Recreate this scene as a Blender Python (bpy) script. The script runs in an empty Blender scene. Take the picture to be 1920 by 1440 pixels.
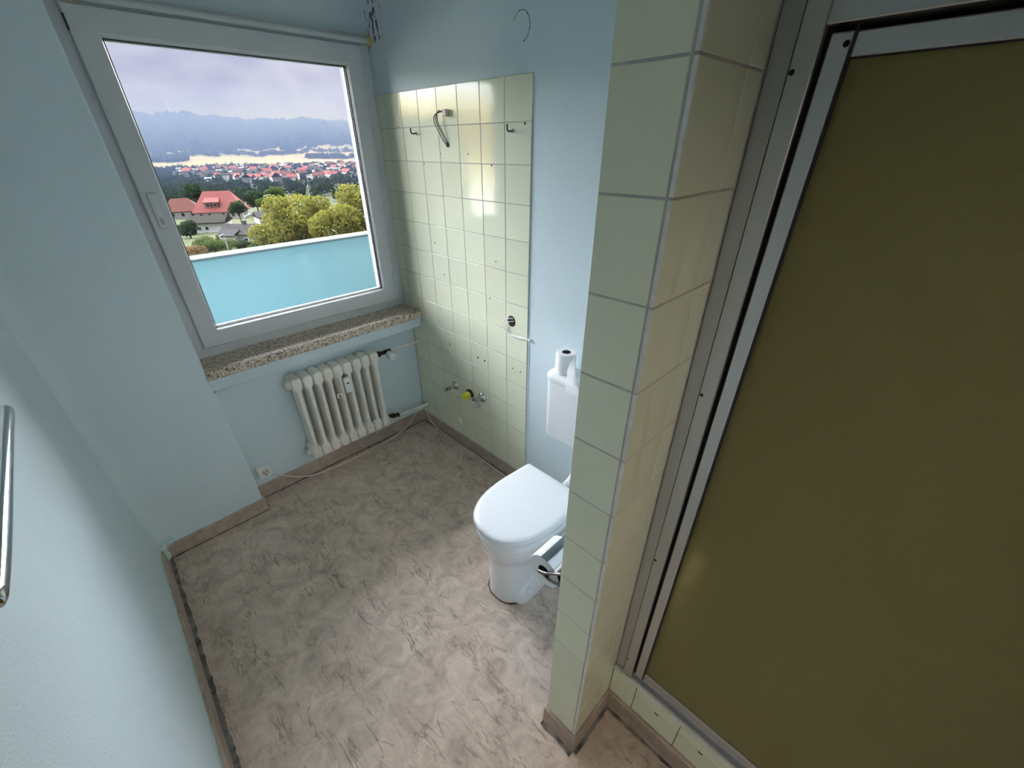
import bpy, bmesh, math, random
import numpy as np
from mathutils import Vector, Matrix
random.seed(7); RNG = np.random.default_rng(7)
PI = math.pi
S = bpy.context.scene
COL = S.collection

# ------------------------------------------------------------------ camera, sky, sun, exposure
EYE = 1.836
def setup_camera():
    cd = bpy.data.cameras.new('camera'); co = bpy.data.objects.new('camera', cd); COL.objects.link(co)
    yaw, pit, rol = math.radians(44.637729), math.radians(31.788277), math.radians(-0.448229)
    fw = Vector((math.sin(yaw)*math.cos(pit), math.cos(yaw)*math.cos(pit), -math.sin(pit)))
    r = Vector((math.cos(yaw), -math.sin(yaw), 0)); u = r.cross(fw)
    r2 = r*math.cos(rol) + u*math.sin(rol); u2 = -r*math.sin(rol) + u*math.cos(rol)
    m = Matrix((r2, u2, -fw)).transposed().to_4x4(); m.translation = (0, 0, EYE)
    co.matrix_world = m
    cd.sensor_fit = 'HORIZONTAL'; cd.sensor_width = 36.0
    cd.lens = 780.546/1920*36
    cd.shift_x = (960-949.854)/1920; cd.shift_y = (754.718-720)/1920
    cd.clip_start = 0.02; cd.clip_end = 12000
    S.camera = co
setup_camera()
S.view_settings.view_transform = 'Standard'; S.view_settings.look = 'None'
S.view_settings.gamma = 1; S.view_settings.use_curve_mapping = False
S.view_settings.exposure = 2.28
S.cycles.use_denoising = True
S.cycles.max_bounces = 12; S.cycles.diffuse_bounces = 7; S.cycles.transparent_max_bounces = 16
S.cycles.sample_clamp_indirect = 8
S.cycles.caustics_reflective = False; S.cycles.caustics_refractive = False

W = bpy.data.worlds.new('overcast_sky'); S.world = W; W.use_nodes = True
def build_sky():
    nt = W.node_tree; N = nt.nodes; L = nt.links; N.clear()
    out = N.new('ShaderNodeOutputWorld'); bg = N.new('ShaderNodeBackground'); bg.inputs['Strength'].default_value = 0.178
    tc = N.new('ShaderNodeTexCoord'); mp = N.new('ShaderNodeMapping'); mp.inputs['Scale'].default_value = (1.6, 1.6, 5.0)
    nz = N.new('ShaderNodeTexNoise'); nz.inputs['Scale'].default_value = 2.3; nz.inputs['Detail'].default_value = 5; nz.inputs['Roughness'].default_value = .5
    nz.inputs['Distortion'].default_value = .5
    cr = N.new('ShaderNodeValToRGB'); e = cr.color_ramp.elements
    e[0].position = .34; e[0].color = (.50, .52, .76, 1); e[1].position = .62; e[1].color = (.86, .87, 1.0, 1)
    m = cr.color_ramp.elements.new(.48); m.color = (.64, .65, .87, 1)
    sp = N.new('ShaderNodeSeparateXYZ'); mr = N.new('ShaderNodeMapRange'); mr.inputs[1].default_value = 0; mr.inputs[2].default_value = .7
    mr.inputs[3].default_value = .97; mr.inputs[4].default_value = 1.25
    mul = N.new('ShaderNodeVectorMath'); mul.operation = 'SCALE'
    L.new(tc.outputs['Generated'], mp.inputs[0]); L.new(mp.outputs[0], nz.inputs[0]); L.new(nz.outputs[0], cr.inputs[0])
    L.new(tc.outputs['Generated'], sp.inputs[0]); L.new(sp.outputs[2], mr.inputs[0])
    L.new(cr.outputs[0], mul.inputs[0]); L.new(mr.outputs[0], mul.inputs['Scale'])
    L.new(mul.outputs[0], bg.inputs[0]); L.new(bg.outputs[0], out.inputs[0])
build_sky()
sd = bpy.data.lights.new('sun', 'SUN'); sd.energy = 12; sd.angle = math.radians(140); sd.color = (.90, .93, 1.0)
so = bpy.data.objects.new('sun', sd); COL.objects.link(so)
so.rotation_euler = Vector((-.02, .80, .58)).to_track_quat('Z', 'Y').to_euler()
so.location = (1, 4, 6)

# ------------------------------------------------------------------ materials
def mat(name, color, rough=.5, metal=0, spec=.5, var=0, vscale=8, bump=0, bscale=200, coat=0, detail=3):
    m = bpy.data.materials.new(name); m.use_nodes = True
    nt = m.node_tree; N = nt.nodes; L = nt.links; b = N['Principled BSDF']
    b.inputs['Base Color'].default_value = (*color, 1); b.inputs['Roughness'].default_value = rough
    b.inputs['Metallic'].default_value = metal; b.inputs['Specular IOR Level'].default_value = spec
    b.inputs['Coat Weight'].default_value = coat
    tc = N.new('ShaderNodeTexCoord')
    nz = N.new('ShaderNodeTexNoise'); nz.inputs['Scale'].default_value = vscale; nz.inputs['Detail'].default_value = detail
    L.new(tc.outputs['Object'], nz.inputs[0])
    cr = N.new('ShaderNodeValToRGB'); e = cr.color_ramp.elements
    e[0].position = .3; e[1].position = .7
    e[0].color = (*[c*(1-var) for c in color], 1); e[1].color = (*[min(1, c*(1+var)) for c in color], 1)
    L.new(nz.outputs[0], cr.inputs[0]); L.new(cr.outputs[0], b.inputs['Base Color'])
    if bump:
        n2 = N.new('ShaderNodeTexNoise'); n2.inputs['Scale'].default_value = bscale; n2.inputs['Detail'].default_value = 2
        L.new(tc.outputs['Object'], n2.inputs[0])
        bp = N.new('ShaderNodeBump'); bp.inputs['Strength'].default_value = bump; bp.inputs['Distance'].default_value = .002
        L.new(n2.outputs[0], bp.inputs['Height']); L.new(bp.outputs[0], b.inputs['Normal'])
    return m
def nodes(m): return m.node_tree.nodes, m.node_tree.links, m.node_tree.nodes['Principled BSDF']
def math_(N, op, a=None, b=None):
    n = N.new('ShaderNodeMath'); n.operation = op
    if a is not None and not hasattr(a, 'is_linked'): n.inputs[0].default_value = a
    if b is not None and not hasattr(b, 'is_linked'): n.inputs[1].default_value = b
    return n
def mixc(N, L, fac, a, b):
    n = N.new('ShaderNodeMix'); n.data_type = 'RGBA'
    if hasattr(fac, 'is_linked'): L.new(fac, n.inputs[0])
    else: n.inputs[0].default_value = fac
    for s, i in ((a, 6), (b, 7)):
        if hasattr(s, 'is_linked'): L.new(s, n.inputs[i])
        else: n.inputs[i].default_value = (*s, 1)
    return n.outputs[2]

M = {}
PAINT = (.645, .752, .80)
M['paint'] = mat('aqua_wall_paint', PAINT, .65, spec=.3, var=.015, vscale=3, bump=.5, bscale=170)
M['hall'] = mat('dark_added_hallway', (.30, .26, .22), .8, var=.05)  # dark tone of the added hallway, keeps bounce light off the window pier
M['paint_white'] = mat('white_ceiling_paint', (.62, .64, .65), .8, var=.02)

def paint_variant(name, build):
    m = M['paint'].copy(); m.name = name; build(*nodes(m)); return m
def mask_node(N, L, axis_ranges, softness):
    """product of soft box masks on object coordinates"""
    tc = N.new('ShaderNodeTexCoord'); sp = N.new('ShaderNodeSeparateXYZ'); L.new(tc.outputs['Object'], sp.inputs[0])
    outs = []
    for ax, lo, hi in axis_ranges:
        for a, s in ((lo, 1), (hi, -1)):
            if a is None: continue
            mr = N.new('ShaderNodeMapRange'); mr.inputs[1].default_value = a - softness*s; mr.inputs[2].default_value = a + softness*s
            L.new(sp.outputs[ax], mr.inputs[0]); outs.append(mr.outputs[0])
    o = outs[0]
    for p in outs[1:]:
        mm = math_(N, 'MULTIPLY'); L.new(o, mm.inputs[0]); L.new(p, mm.inputs[1]); o = mm.outputs[0]
    return o, tc
def streaks(N, L, tc, scale, thr, dist=1.5, sz=(1, 1, 1)):
    mp = N.new('ShaderNodeMapping'); mp.inputs['Scale'].default_value = sz; L.new(tc.outputs['Object'], mp.inputs[0])
    nz = N.new('ShaderNodeTexNoise'); nz.inputs['Scale'].default_value = scale; nz.inputs['Detail'].default_value = 5; nz.inputs['Distortion'].default_value = dist
    L.new(mp.outputs[0], nz.inputs[0])
    mr = N.new('ShaderNodeMapRange'); mr.inputs[1].default_value = thr; mr.inputs[2].default_value = thr+.05
    L.new(nz.outputs[0], mr.inputs[0]); return mr.outputs[0]
def peel_left(N, L, b):
    k, tc = mask_node(N, L, [(2, None, .112)], .03)
    s = streaks(N, L, tc, 22, .45, .4)
    mm = math_(N, 'MULTIPLY'); L.new(k, mm.inputs[0]); L.new(s, mm.inputs[1])
    src = b.inputs['Base Color'].links[0].from_socket
    L.new(mixc(N, L, mm.outputs[0], src, (.42, .66, .60)), b.inputs['Base Color'])
M['paint_left'] = paint_variant('aqua_paint_peeling_at_foot', peel_left)
def mould(N, L, b):
    src = b.inputs['Base Color'].links[0].from_socket
    k, tc = mask_node(N, L, [(1, 2.34, None), (2, 2.255, None)], .03)
    wh = mixc(N, L, k, src, (.72, .75, .80))
    s = streaks(N, L, tc, 26, .53, 1.2, (1, 1.4, .55))
    mm = math_(N, 'MULTIPLY'); L.new(k, mm.inputs[0]); L.new(s, mm.inputs[1])
    L.new(mixc(N, L, mm.outputs[0], wh, (.10, .12, .14)), b.inputs['Base Color'])
M['paint_right'] = paint_variant('aqua_paint_with_mould_in_corner', mould)

M['grout'] = mat('grey_grout', (.47, .45, .43), .9, var=.12, vscale=30)
M['tile'] = mat('pale_green_glazed_tile', (.765, .79, .61), .08, var=.02, vscale=2, spec=.34)
def tile_detail():
    N, L, b = nodes(M['tile'])
    tc = N.new('ShaderNodeTexCoord'); nz = N.new('ShaderNodeTexNoise'); nz.inputs['Scale'].default_value = 9; nz.inputs['Detail'].default_value = 1
    L.new(tc.outputs['Object'], nz.inputs[0]); bp = N.new('ShaderNodeBump'); bp.inputs['Strength'].default_value = .12; bp.inputs['Distance'].default_value = .004
    L.new(nz.outputs[0], bp.inputs['Height']); L.new(bp.outputs[0], b.inputs['Normal'])
    oi = N.new('ShaderNodeObjectInfo'); mr = N.new('ShaderNodeMapRange'); mr.inputs[3].default_value = .965; mr.inputs[4].default_value = 1.03
    L.new(oi.outputs['Random'], mr.inputs[0]); src = b.inputs['Base Color'].links[0].from_socket
    v = N.new('ShaderNodeVectorMath'); v.operation = 'SCALE'; L.new(src, v.inputs[0]); L.new(mr.outputs[0], v.inputs['Scale']); L.new(v.outputs[0], b.inputs['Base Color'])
tile_detail()
M['tile_edge'] = mat('bare_white_tile_edge', (.72, .71, .67), .5, var=.1, vscale=60)

def lino(name, light, dark, scale=1.0):
    m = mat(name, light, .42, spec=.35, bump=.12, bscale=60)
    N, L, b = nodes(m)
    tc = N.new('ShaderNodeTexCoord'); mp = N.new('ShaderNodeMapping'); mp.inputs['Rotation'].default_value = (0, 0, .5); mp.inputs['Scale'].default_value = (1, 1, 1)
    L.new(tc.outputs['Object'], mp.inputs[0])
    big = N.new('ShaderNodeTexNoise'); big.inputs['Scale'].default_value = 9*scale; big.inputs['Detail'].default_value = 6; big.inputs['Roughness'].default_value = .65; big.inputs['Distortion'].default_value = 1.1
    L.new(mp.outputs[0], big.inputs[0])
    cr = N.new('ShaderNodeValToRGB'); e = cr.color_ramp.elements
    mid = tuple(.55*a + .45*c for a, c in zip(light, dark))
    e[0].position = .30; e[0].color = (*mid, 1); e[1].position = .66; e[1].color = (*[min(1, c*1.14) for c in light], 1)
    k = cr.color_ramp.elements.new(.5); k.color = (*[c*.93 for c in light], 1)
    L.new(big.outputs[0], cr.inputs[0]); col = cr.outputs[0]
    for sc, wid, st, rot in ((15*scale, .017, .58, 2.0), (21*scale, .022, .5, 2.9), (13*scale, .013, .55, .8), (27*scale, .024, .48, 1.4), (18*scale, .015, .5, 2.4)):
        m2 = N.new('ShaderNodeMapping'); m2.inputs['Rotation'].default_value = (0, 0, rot); m2.inputs['Scale'].default_value = (1, .24, 1); m2.inputs['Location'].default_value = (rot*3, rot, 0)
        L.new(tc.outputs['Object'], m2.inputs[0])
        v = N.new('ShaderNodeTexNoise'); v.inputs['Scale'].default_value = sc; v.inputs['Detail'].default_value = 3; v.inputs['Distortion'].default_value = .35
        L.new(m2.outputs[0], v.inputs[0])
        a = math_(N, 'SUBTRACT', None, .5); L.new(v.outputs[0], a.inputs[0]); a2 = math_(N, 'ABSOLUTE'); L.new(a.outputs[0], a2.inputs[0])
        mr = N.new('ShaderNodeMapRange'); mr.inputs[1].default_value = 0; mr.inputs[2].default_value = wid; mr.inputs[3].default_value = st; mr.inputs[4].default_value = 0
        L.new(a2.outputs[0], mr.inputs[0])
        g = N.new('ShaderNodeTexNoise'); g.inputs['Scale'].default_value = 10*scale; L.new(m2.outputs[0], g.inputs[0])
        gm = N.new('ShaderNodeMapRange'); gm.inputs[1].default_value = .50; gm.inputs[2].default_value = .64; L.new(g.outputs[0], gm.inputs[0])
        mm = math_(N, 'MULTIPLY'); L.new(mr.outputs[0], mm.inputs[0]); L.new(gm.outputs[0], mm.inputs[1])
        col = mixc(N, L, mm.outputs[0], col, dark)
    L.new(col, b.inputs['Base Color'])
    return m
M['lino'] = lino('marbled_beige_lino', (.63, .505, .415), (.12, .08, .055))
M['lino_skirting'] = lino('marbled_brown_skirting', (.48, .385, .32), (.24, .17, .13), 1.3)
M['sealant'] = mat('grimy_grey_sealant', (.17, .155, .14), .9, var=.7, vscale=25, bump=.8, bscale=120)
M['gap'] = mat('black_gap', (.012, .011, .010), .9)

def terrazzo():
    m = mat('brown_terrazzo', (0.56, 0.4704, 0.392), .3, spec=.5)
    N, L, b = nodes(m); tc = N.new('ShaderNodeTexCoord')
    nz = N.new('ShaderNodeTexNoise'); nz.inputs['Scale'].default_value = 40; nz.inputs['Detail'].default_value = 1
    L.new(tc.outputs['Object'], nz.inputs[0])
    ad = N.new('ShaderNodeVectorMath'); ad.operation = 'SCALE'; ad.inputs['Scale'].default_value = .012; L.new(nz.outputs[1], ad.inputs[0])
    a2 = N.new('ShaderNodeVectorMath'); L.new(tc.outputs['Object'], a2.inputs[0]); L.new(ad.outputs[0], a2.inputs[1])
    col = None
    for sc, stops in ((64, ((0, (0.1456, 0.0952, 0.0728)), (.22, (0.3136, 0.224, 0.168)), (.34, (0.5264, 0.4256, 0.3248)), (.6, (0.672, 0.56, 0.448)), (.85, (0.7616, 0.6944, 0.6048)))), (190, ((0, (0.224, 0.1568, 0.112)), (.3, (0.5376, 0.4256, 0.336)), (.55, (0.6496, 0.56, 0.4592)), (.8, (0.784, 0.7056, 0.6048))))):
        v = N.new('ShaderNodeTexVoronoi'); v.inputs['Scale'].default_value = sc; L.new(a2.outputs[0], v.inputs[0])
        cr = N.new('ShaderNodeValToRGB'); cr.color_ramp.interpolation = 'CONSTANT'; e = cr.color_ramp.elements
        e[0].position = stops[0][0]; e[0].color = (*stops[0][1], 1); e[1].position = stops[1][0]; e[1].color = (*stops[1][1], 1)
        for p, c in stops[2:]: cr.color_ramp.elements.new(p).color = (*c, 1)
        sp = N.new('ShaderNodeSeparateColor'); L.new(v.outputs['Color'], sp.inputs[0]); L.new(sp.outputs[0], cr.inputs[0])
        if col is None: col = cr.outputs[0]; vv = v
        else:
            mr = N.new('ShaderNodeMapRange'); mr.inputs[1].default_value = .34; mr.inputs[2].default_value = .40; L.new(vv.outputs['Distance'], mr.inputs[0])
            col = mixc(N, L, mr.outputs[0], col, cr.outputs[0])
    L.new(col, b.inputs['Base Color']); return m
M['terrazzo'] = terrazzo()
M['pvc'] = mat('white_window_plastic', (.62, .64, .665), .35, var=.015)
M['gasket'] = mat('black_rubber_gasket', (.02, .02, .022), .6)
M['rod'] = mat('grey_white_curtain_rod', (.50, .55, .56), .5)
M['wood'] = mat('yellow_varnished_wood', (.62, .42, .12), .4, var=.2, vscale=40)
M['enamel'] = mat('cream_radiator_enamel', (.83, .80, .73), .35, var=.06, vscale=25, bump=.15, bscale=90)
M['brass_dark'] = mat('blackened_brass_valve', (.045, .035, .03), .45, metal=.6, var=.4, vscale=60)
M['white'] = mat('white_plastic', (.84, .85, .86), .3)
M['grey'] = mat('grey_plastic_ring', (.35, .37, .38), .45)
M['ceramic'] = mat('white_sanitary_ceramic', (.86, .86, .87), .08, coat=.3)
M['seat'] = mat('white_duroplast_lid', (.86, .875, .90), .18)
M['paper'] = mat('soft_white_tissue', (.88, .87, .88), .95, var=.02, bump=.3, bscale=90)
M['card'] = mat('brown_card_core', (.10, .07, .06), .9)
M['chrome'] = mat('polished_chrome', (.62, .63, .64), .10, metal=1)
M['chrome_dull'] = mat('dull_steel', (.30, .29, .28), .3, metal=1)
M['cap_yellow'] = mat('yellow_pipe_cap', (.80, .76, .05), .4)
M['rubber'] = mat('black_rubber_seal', (.03, .022, .02), .7)
M['cable'] = mat('off_white_cable', (.74, .68, .58), .5)
M['wire'] = mat('dark_wire_insulation', (.05, .048, .05), .5)
M['globe'] = mat('fill_lamp_globe', (.9, .88, .82), .3)  # glowing globe of the added fill lamp
M['globe'].node_tree.nodes['Principled BSDF'].inputs['Emission Color'].default_value = (1, .86, .70, 1)
M['globe'].node_tree.nodes['Principled BSDF'].inputs['Emission Strength'].default_value = 3
M['terminal'] = mat('beige_terminal_block', (.50, .44, .36), .5)
M['hole'] = mat('drill_hole_dark', (.015, .013, .012), .9)
M['hole_brown'] = mat('open_box_dark_brown', (.03, .018, .012), .9, var=.5, vscale=60)
M['rust'] = mat('brown_silicone_rust', (.16, .07, .04), .9, var=.5, vscale=40)
M['alu'] = mat('anodised_aluminium', (.56, .56, .565), .38, metal=.85, var=.03, vscale=3, bump=.1, bscale=400)
M['alu_dark'] = mat('darker_aluminium_channel', (.40, .41, .42), .45, metal=.7)  # darker aluminium tone for the track rib
def olive_pane():
    m = bpy.data.materials.new('olive_frosted_acrylic'); m.use_nodes = True
    N, L, b = nodes(m)
    b.inputs['Base Color'].default_value = (.60, .52, .22, 1); b.inputs['Roughness'].default_value = .34
    b.inputs['Transmission Weight'].default_value = .62; b.inputs['IOR'].default_value = 1.12
    b.inputs['Specular IOR Level'].default_value = .5
    tc = N.new('ShaderNodeTexCoord'); nz = N.new('ShaderNodeTexNoise'); nz.inputs['Scale'].default_value = 420; nz.inputs['Detail'].default_value = 1
    L.new(tc.outputs['Object'], nz.inputs[0]); bp = N.new('ShaderNodeBump'); bp.inputs['Strength'].default_value = .35; bp.inputs['Distance'].default_value = .001
    L.new(nz.outputs[0], bp.inputs['Height']); L.new(bp.outputs[0], b.inputs['Normal'])
    return m
M['olive'] = olive_pane()
def shower_tiles():
    m = mat('green_shower_tiles', (.60, .64, .50), .15)
    N, L, b = nodes(m); tc = N.new('ShaderNodeTexCoord'); sp = N.new('ShaderNodeSeparateXYZ'); L.new(tc.outputs['Object'], sp.inputs[0])
    ad = math_(N, 'ADD'); L.new(sp.outputs[0], ad.inputs[0]); L.new(sp.outputs[1], ad.inputs[1])
    cb = N.new('ShaderNodeCombineXYZ'); L.new(ad.outputs[0], cb.inputs[0]); L.new(sp.outputs[2], cb.inputs[1])
    br = N.new('ShaderNodeTexBrick'); br.offset = 0; br.inputs['Scale'].default_value = 1
    br.inputs['Brick Width'].default_value = .152; br.inputs['Row Height'].default_value = .152; br.inputs['Mortar Size'].default_value = .004
    br.inputs['Color1'].default_value = (.60, .64, .50, 1); br.inputs['Color2'].default_value = (.58, .63, .49, 1); br.inputs['Mortar'].default_value = (.3, .3, .27, 1)
    L.new(cb.outputs[0], br.inputs[0]); L.new(br.outputs[0], b.inputs['Base Color']); return m
M['shower_tiles'] = shower_tiles()
def glass():
    m = bpy.data.materials.new('window_glass'); m.use_nodes = True
    N = m.node_tree.nodes; L = m.node_tree.links; N.clear()
    o = N.new('ShaderNodeOutputMaterial'); t = N.new('ShaderNodeBsdfTransparent'); g = N.new('ShaderNodeBsdfGlossy'); f = N.new('ShaderNodeFresnel'); x = N.new('ShaderNodeMixShader')
    t.inputs[0].default_value = (.985, .99, .99, 1); g.inputs['Roughness'].default_value = 0; f.inputs[0].default_value = 1.35
    L.new(f.outputs[0], x.inputs[0]); L.new(t.outputs[0], x.inputs[1]); L.new(g.outputs[0], x.inputs[2]); L.new(x.outputs[0], o.inputs[0]); return m
M['glass'] = glass()
M['parapet'] = mat('turquoise_balcony_render', (.20, .375, .40), .7, spec=.04, var=.03, vscale=2, bump=.2, bscale=120)
M['parapet_cap'] = mat('pale_turquoise_capping', (.10, .135, .138), .6, spec=.04, var=.03, vscale=5)
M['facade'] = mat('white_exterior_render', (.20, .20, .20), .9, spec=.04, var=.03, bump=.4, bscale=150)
# outdoors
M['wall_white'] = mat('white_house_render', (0.5426, 0.5357, 0.5357), .9, spec=.04, var=.03, vscale=.6)
M['wall_cream'] = mat('cream_house_render', (0.4714, 0.4387, 0.3797), .9, spec=.04, var=.04, vscale=.6)
M['roof_red'] = mat('red_clay_roof', (0.138, 0.045, 0.041), .8, spec=.04, var=.16, vscale=2.2)
M['roof_dull'] = mat('dull_red_roof', (0.07483, 0.03118, 0.02495), .85, spec=.04, var=.2, vscale=2)
M['roof_grey'] = mat('weathered_grey_roof', (0.02877, 0.02599, 0.02599), .9, spec=.04, var=.3, vscale=1.2)
M['roof_flat'] = mat('mossy_dark_roof', (0.01737, 0.01537, 0.01203), .9, spec=.04, var=.3, vscale=.8)
M['roof_brown'] = mat('brown_shed_roof', (0.05613, 0.03534, 0.03118), .9, spec=.04, var=.15, vscale=2)
M['shed'] = mat('dark_shed_boards', (0.01485, 0.01039, 0.00891), .9, spec=.04, var=.3, vscale=4)
M['pane_dark'] = mat('dark_house_window', (0.01485, 0.01634, 0.01931), .2)
M['timber'] = mat('dark_timber', (0.0297, 0.01782, 0.01485), .8)
M['lamp_post'] = mat('pale_green_lamp_post', (0.2376, 0.2772, 0.2455), .6)
M['bark'] = mat('grey_brown_bark', (0.0297, 0.02228, 0.01634), .95, var=.3, vscale=6)
def leaf_mat(name, stops):
    m = bpy.data.materials.new(name); m.use_nodes = True; N, L, b = nodes(m)
    g = N.new('ShaderNodeNewGeometry'); cr = N.new('ShaderNodeValToRGB'); e = cr.color_ramp.elements
    e[0].position = 0; e[0].color = (*stops[0], 1); e[1].position = 1; e[1].color = (*stops[-1], 1)
    for i, c in enumerate(stops[1:-1]): cr.color_ramp.elements.new((i+1)/(len(stops)-1)).color = (*c, 1)
    L.new(g.outputs['Random Per Island'], cr.inputs[0]); N.remove(b)
    d = N.new('ShaderNodeBsdfDiffuse'); t = N.new('ShaderNodeBsdfTranslucent'); x = N.new('ShaderNodeMixShader'); x.inputs[0].default_value = .45
    L.new(cr.outputs[0], d.inputs[0]); L.new(cr.outputs[0], t.inputs[0]); L.new(d.outputs[0], x.inputs[1]); L.new(t.outputs[0], x.inputs[2])
    L.new(x.outputs[0], N['Material Output'].inputs[0])
    return m
M['leaf_yellow'] = leaf_mat('yellow_green_leaves', [(0.07186, 0.08262, 0.01438), (0.1078, 0.1186, 0.02515), (0.1508, 0.1438, 0.02874), (0.1366, 0.1438, 0.03592), (0.1868, 0.1438, 0.02874), (0.08622, 0.1078, 0.02155)])
M['leaf_green'] = leaf_mat('fresh_green_leaves', [(0.02566, 0.04362, 0.01026), (0.04362, 0.06672, 0.01796), (0.06158, 0.08726, 0.02566), (0.03593, 0.05645, 0.0154)])
M['leaf_dark'] = leaf_mat('dark_green_leaves', [(0.01229, 0.02459, 0.01229), (0.01968, 0.03443, 0.01475), (0.02951, 0.04672, 0.01968), (0.01722, 0.02705, 0.01229)])
M['leaf_meadow'] = leaf_mat('pale_meadow_leaves', [(0.04704, 0.05774, 0.01925), (0.06843, 0.07697, 0.02994), (0.05988, 0.07488, 0.02566), (0.08129, 0.07697, 0.03421)])
M['leaf_orange'] = leaf_mat('orange_brown_leaves', [(0.1232, 0.05645, 0.02566), (0.1077, 0.07186, 0.03593), (0.1411, 0.07698, 0.04105), (0.09236, 0.08212, 0.03593)])
M['wood_far'] = leaf_mat('broadleaf_wood', [(0.007425, 0.01337, 0.006685), (0.01114, 0.01782, 0.007425), (0.01485, 0.02153, 0.00891), (0.00891, 0.01485, 0.007425), (0.01782, 0.02227, 0.01039)])
M['forest'] = leaf_mat('dark_hill_forest', [(0.005195, 0.009655, 0.005195), (0.007425, 0.01263, 0.00594), (0.01039, 0.01559, 0.007425)])
def terrain_mat():
    m = mat('valley_ground', (0.02994, 0.03742, 0.01497), .95, spec=.1)
    N, L, b = nodes(m); tc = N.new('ShaderNodeTexCoord')
    ln = N.new('ShaderNodeVectorMath'); ln.operation = 'LENGTH'; L.new(tc.outputs['Object'], ln.inputs[0])
    nz = N.new('ShaderNodeTexNoise'); nz.inputs['Scale'].default_value = .006; nz.inputs['Detail'].default_value = 3; L.new(tc.outputs['Object'], nz.inputs[0])
    wob = math_(N, 'MULTIPLY_ADD', None, 260); wob.inputs[2].default_value = -130; L.new(nz.outputs[0], wob.inputs[0])
    rr = math_(N, 'ADD'); L.new(ln.outputs['Value'], rr.inputs[0]); L.new(wob.outputs[0], rr.inputs[1])
    mp = N.new('ShaderNodeMapping'); mp.inputs['Scale'].default_value = (.0048, .0062, 0); mp.inputs['Rotation'].default_value = (0, 0, .35); L.new(tc.outputs['Object'], mp.inputs[0])
    vo = N.new('ShaderNodeTexVoronoi'); vo.inputs['Scale'].default_value = 1; L.new(mp.outputs[0], vo.inputs[0])
    sp = N.new('ShaderNodeSeparateColor'); L.new(vo.outputs['Color'], sp.inputs[0])
    cr = N.new('ShaderNodeValToRGB'); cr.color_ramp.interpolation = 'CONSTANT'; e = cr.color_ramp.elements
    e[0].position = 0; e[0].color = (0.08232, 0.06285, 0.03742, 1); e[1].position = .25; e[1].color = (0.0494, 0.0569, 0.02544, 1)
    for p, c in ((.45, (0.09282, 0.07483, 0.0494)), (.62, (0.06587, 0.06436, 0.03293)), (.8, (0.08687, 0.06587, 0.0449))): cr.color_ramp.elements.new(p).color = (*c, 1)
    L.new(sp.outputs[0], cr.inputs[0])
    n3 = N.new('ShaderNodeTexNoise'); n3.inputs['Scale'].default_value = .25; n3.inputs['Detail'].default_value = 4; L.new(tc.outputs['Object'], n3.inputs[0])
    gr = N.new('ShaderNodeValToRGB'); e = gr.color_ramp.elements
    e[0].position = .3; e[0].color = (0.01946, 0.02844, 0.008981, 1); e[1].position = .7; e[1].color = (0.05388, 0.0494, 0.02395, 1); gr.color_ramp.elements.new(.5).color = (0.03742, 0.04341, 0.01497, 1)
    L.new(n3.outputs[0], gr.inputs[0])
    def step(src, a, w):
        mr = N.new('ShaderNodeMapRange'); mr.inputs[1].default_value = a-w; mr.inputs[2].default_value = a+w; L.new(src, mr.inputs[0]); return mr.outputs[0]
    c1 = mixc(N, L, step(ln.outputs['Value'], 250, 40), gr.outputs[0], (0.01646, 0.02171, 0.00973))
    c2 = mixc(N, L, step(ln.outputs['Value'], 930, 20), c1, cr.outputs[0])
    c3 = mixc(N, L, step(rr.outputs[0], 1850, 10), c2, (0.006738, 0.01123, 0.005988))
    L.new(c3, b.inputs['Base Color']); return m
M['terrain'] = terrain_mat()
def haze_mat():
    m = bpy.data.materials.new('valley_haze'); m.use_nodes = True; N = m.node_tree.nodes; L = m.node_tree.links; N.clear()
    o = N.new('ShaderNodeOutputMaterial'); v = N.new('ShaderNodeVolumeScatter'); a = N.new('ShaderNodeVolumeAbsorption'); d = N.new('ShaderNodeAddShader')
    # scattering and absorption both grow towards blue, so that far ground takes on the colour of the low sky
    v.inputs['Color'].default_value = (.35, .49, 1.0, 1); v.inputs['Density'].default_value = .000165; v.inputs['Anisotropy'].default_value = 0
    a.inputs['Color'].default_value = (.63, .48, 0, 1); a.inputs['Density'].default_value = .00082
    L.new(v.outputs[0], d.inputs[0]); L.new(a.outputs[0], d.inputs[1]); L.new(d.outputs[0], o.inputs['Volume']); return m
M['haze'] = haze_mat()

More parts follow.
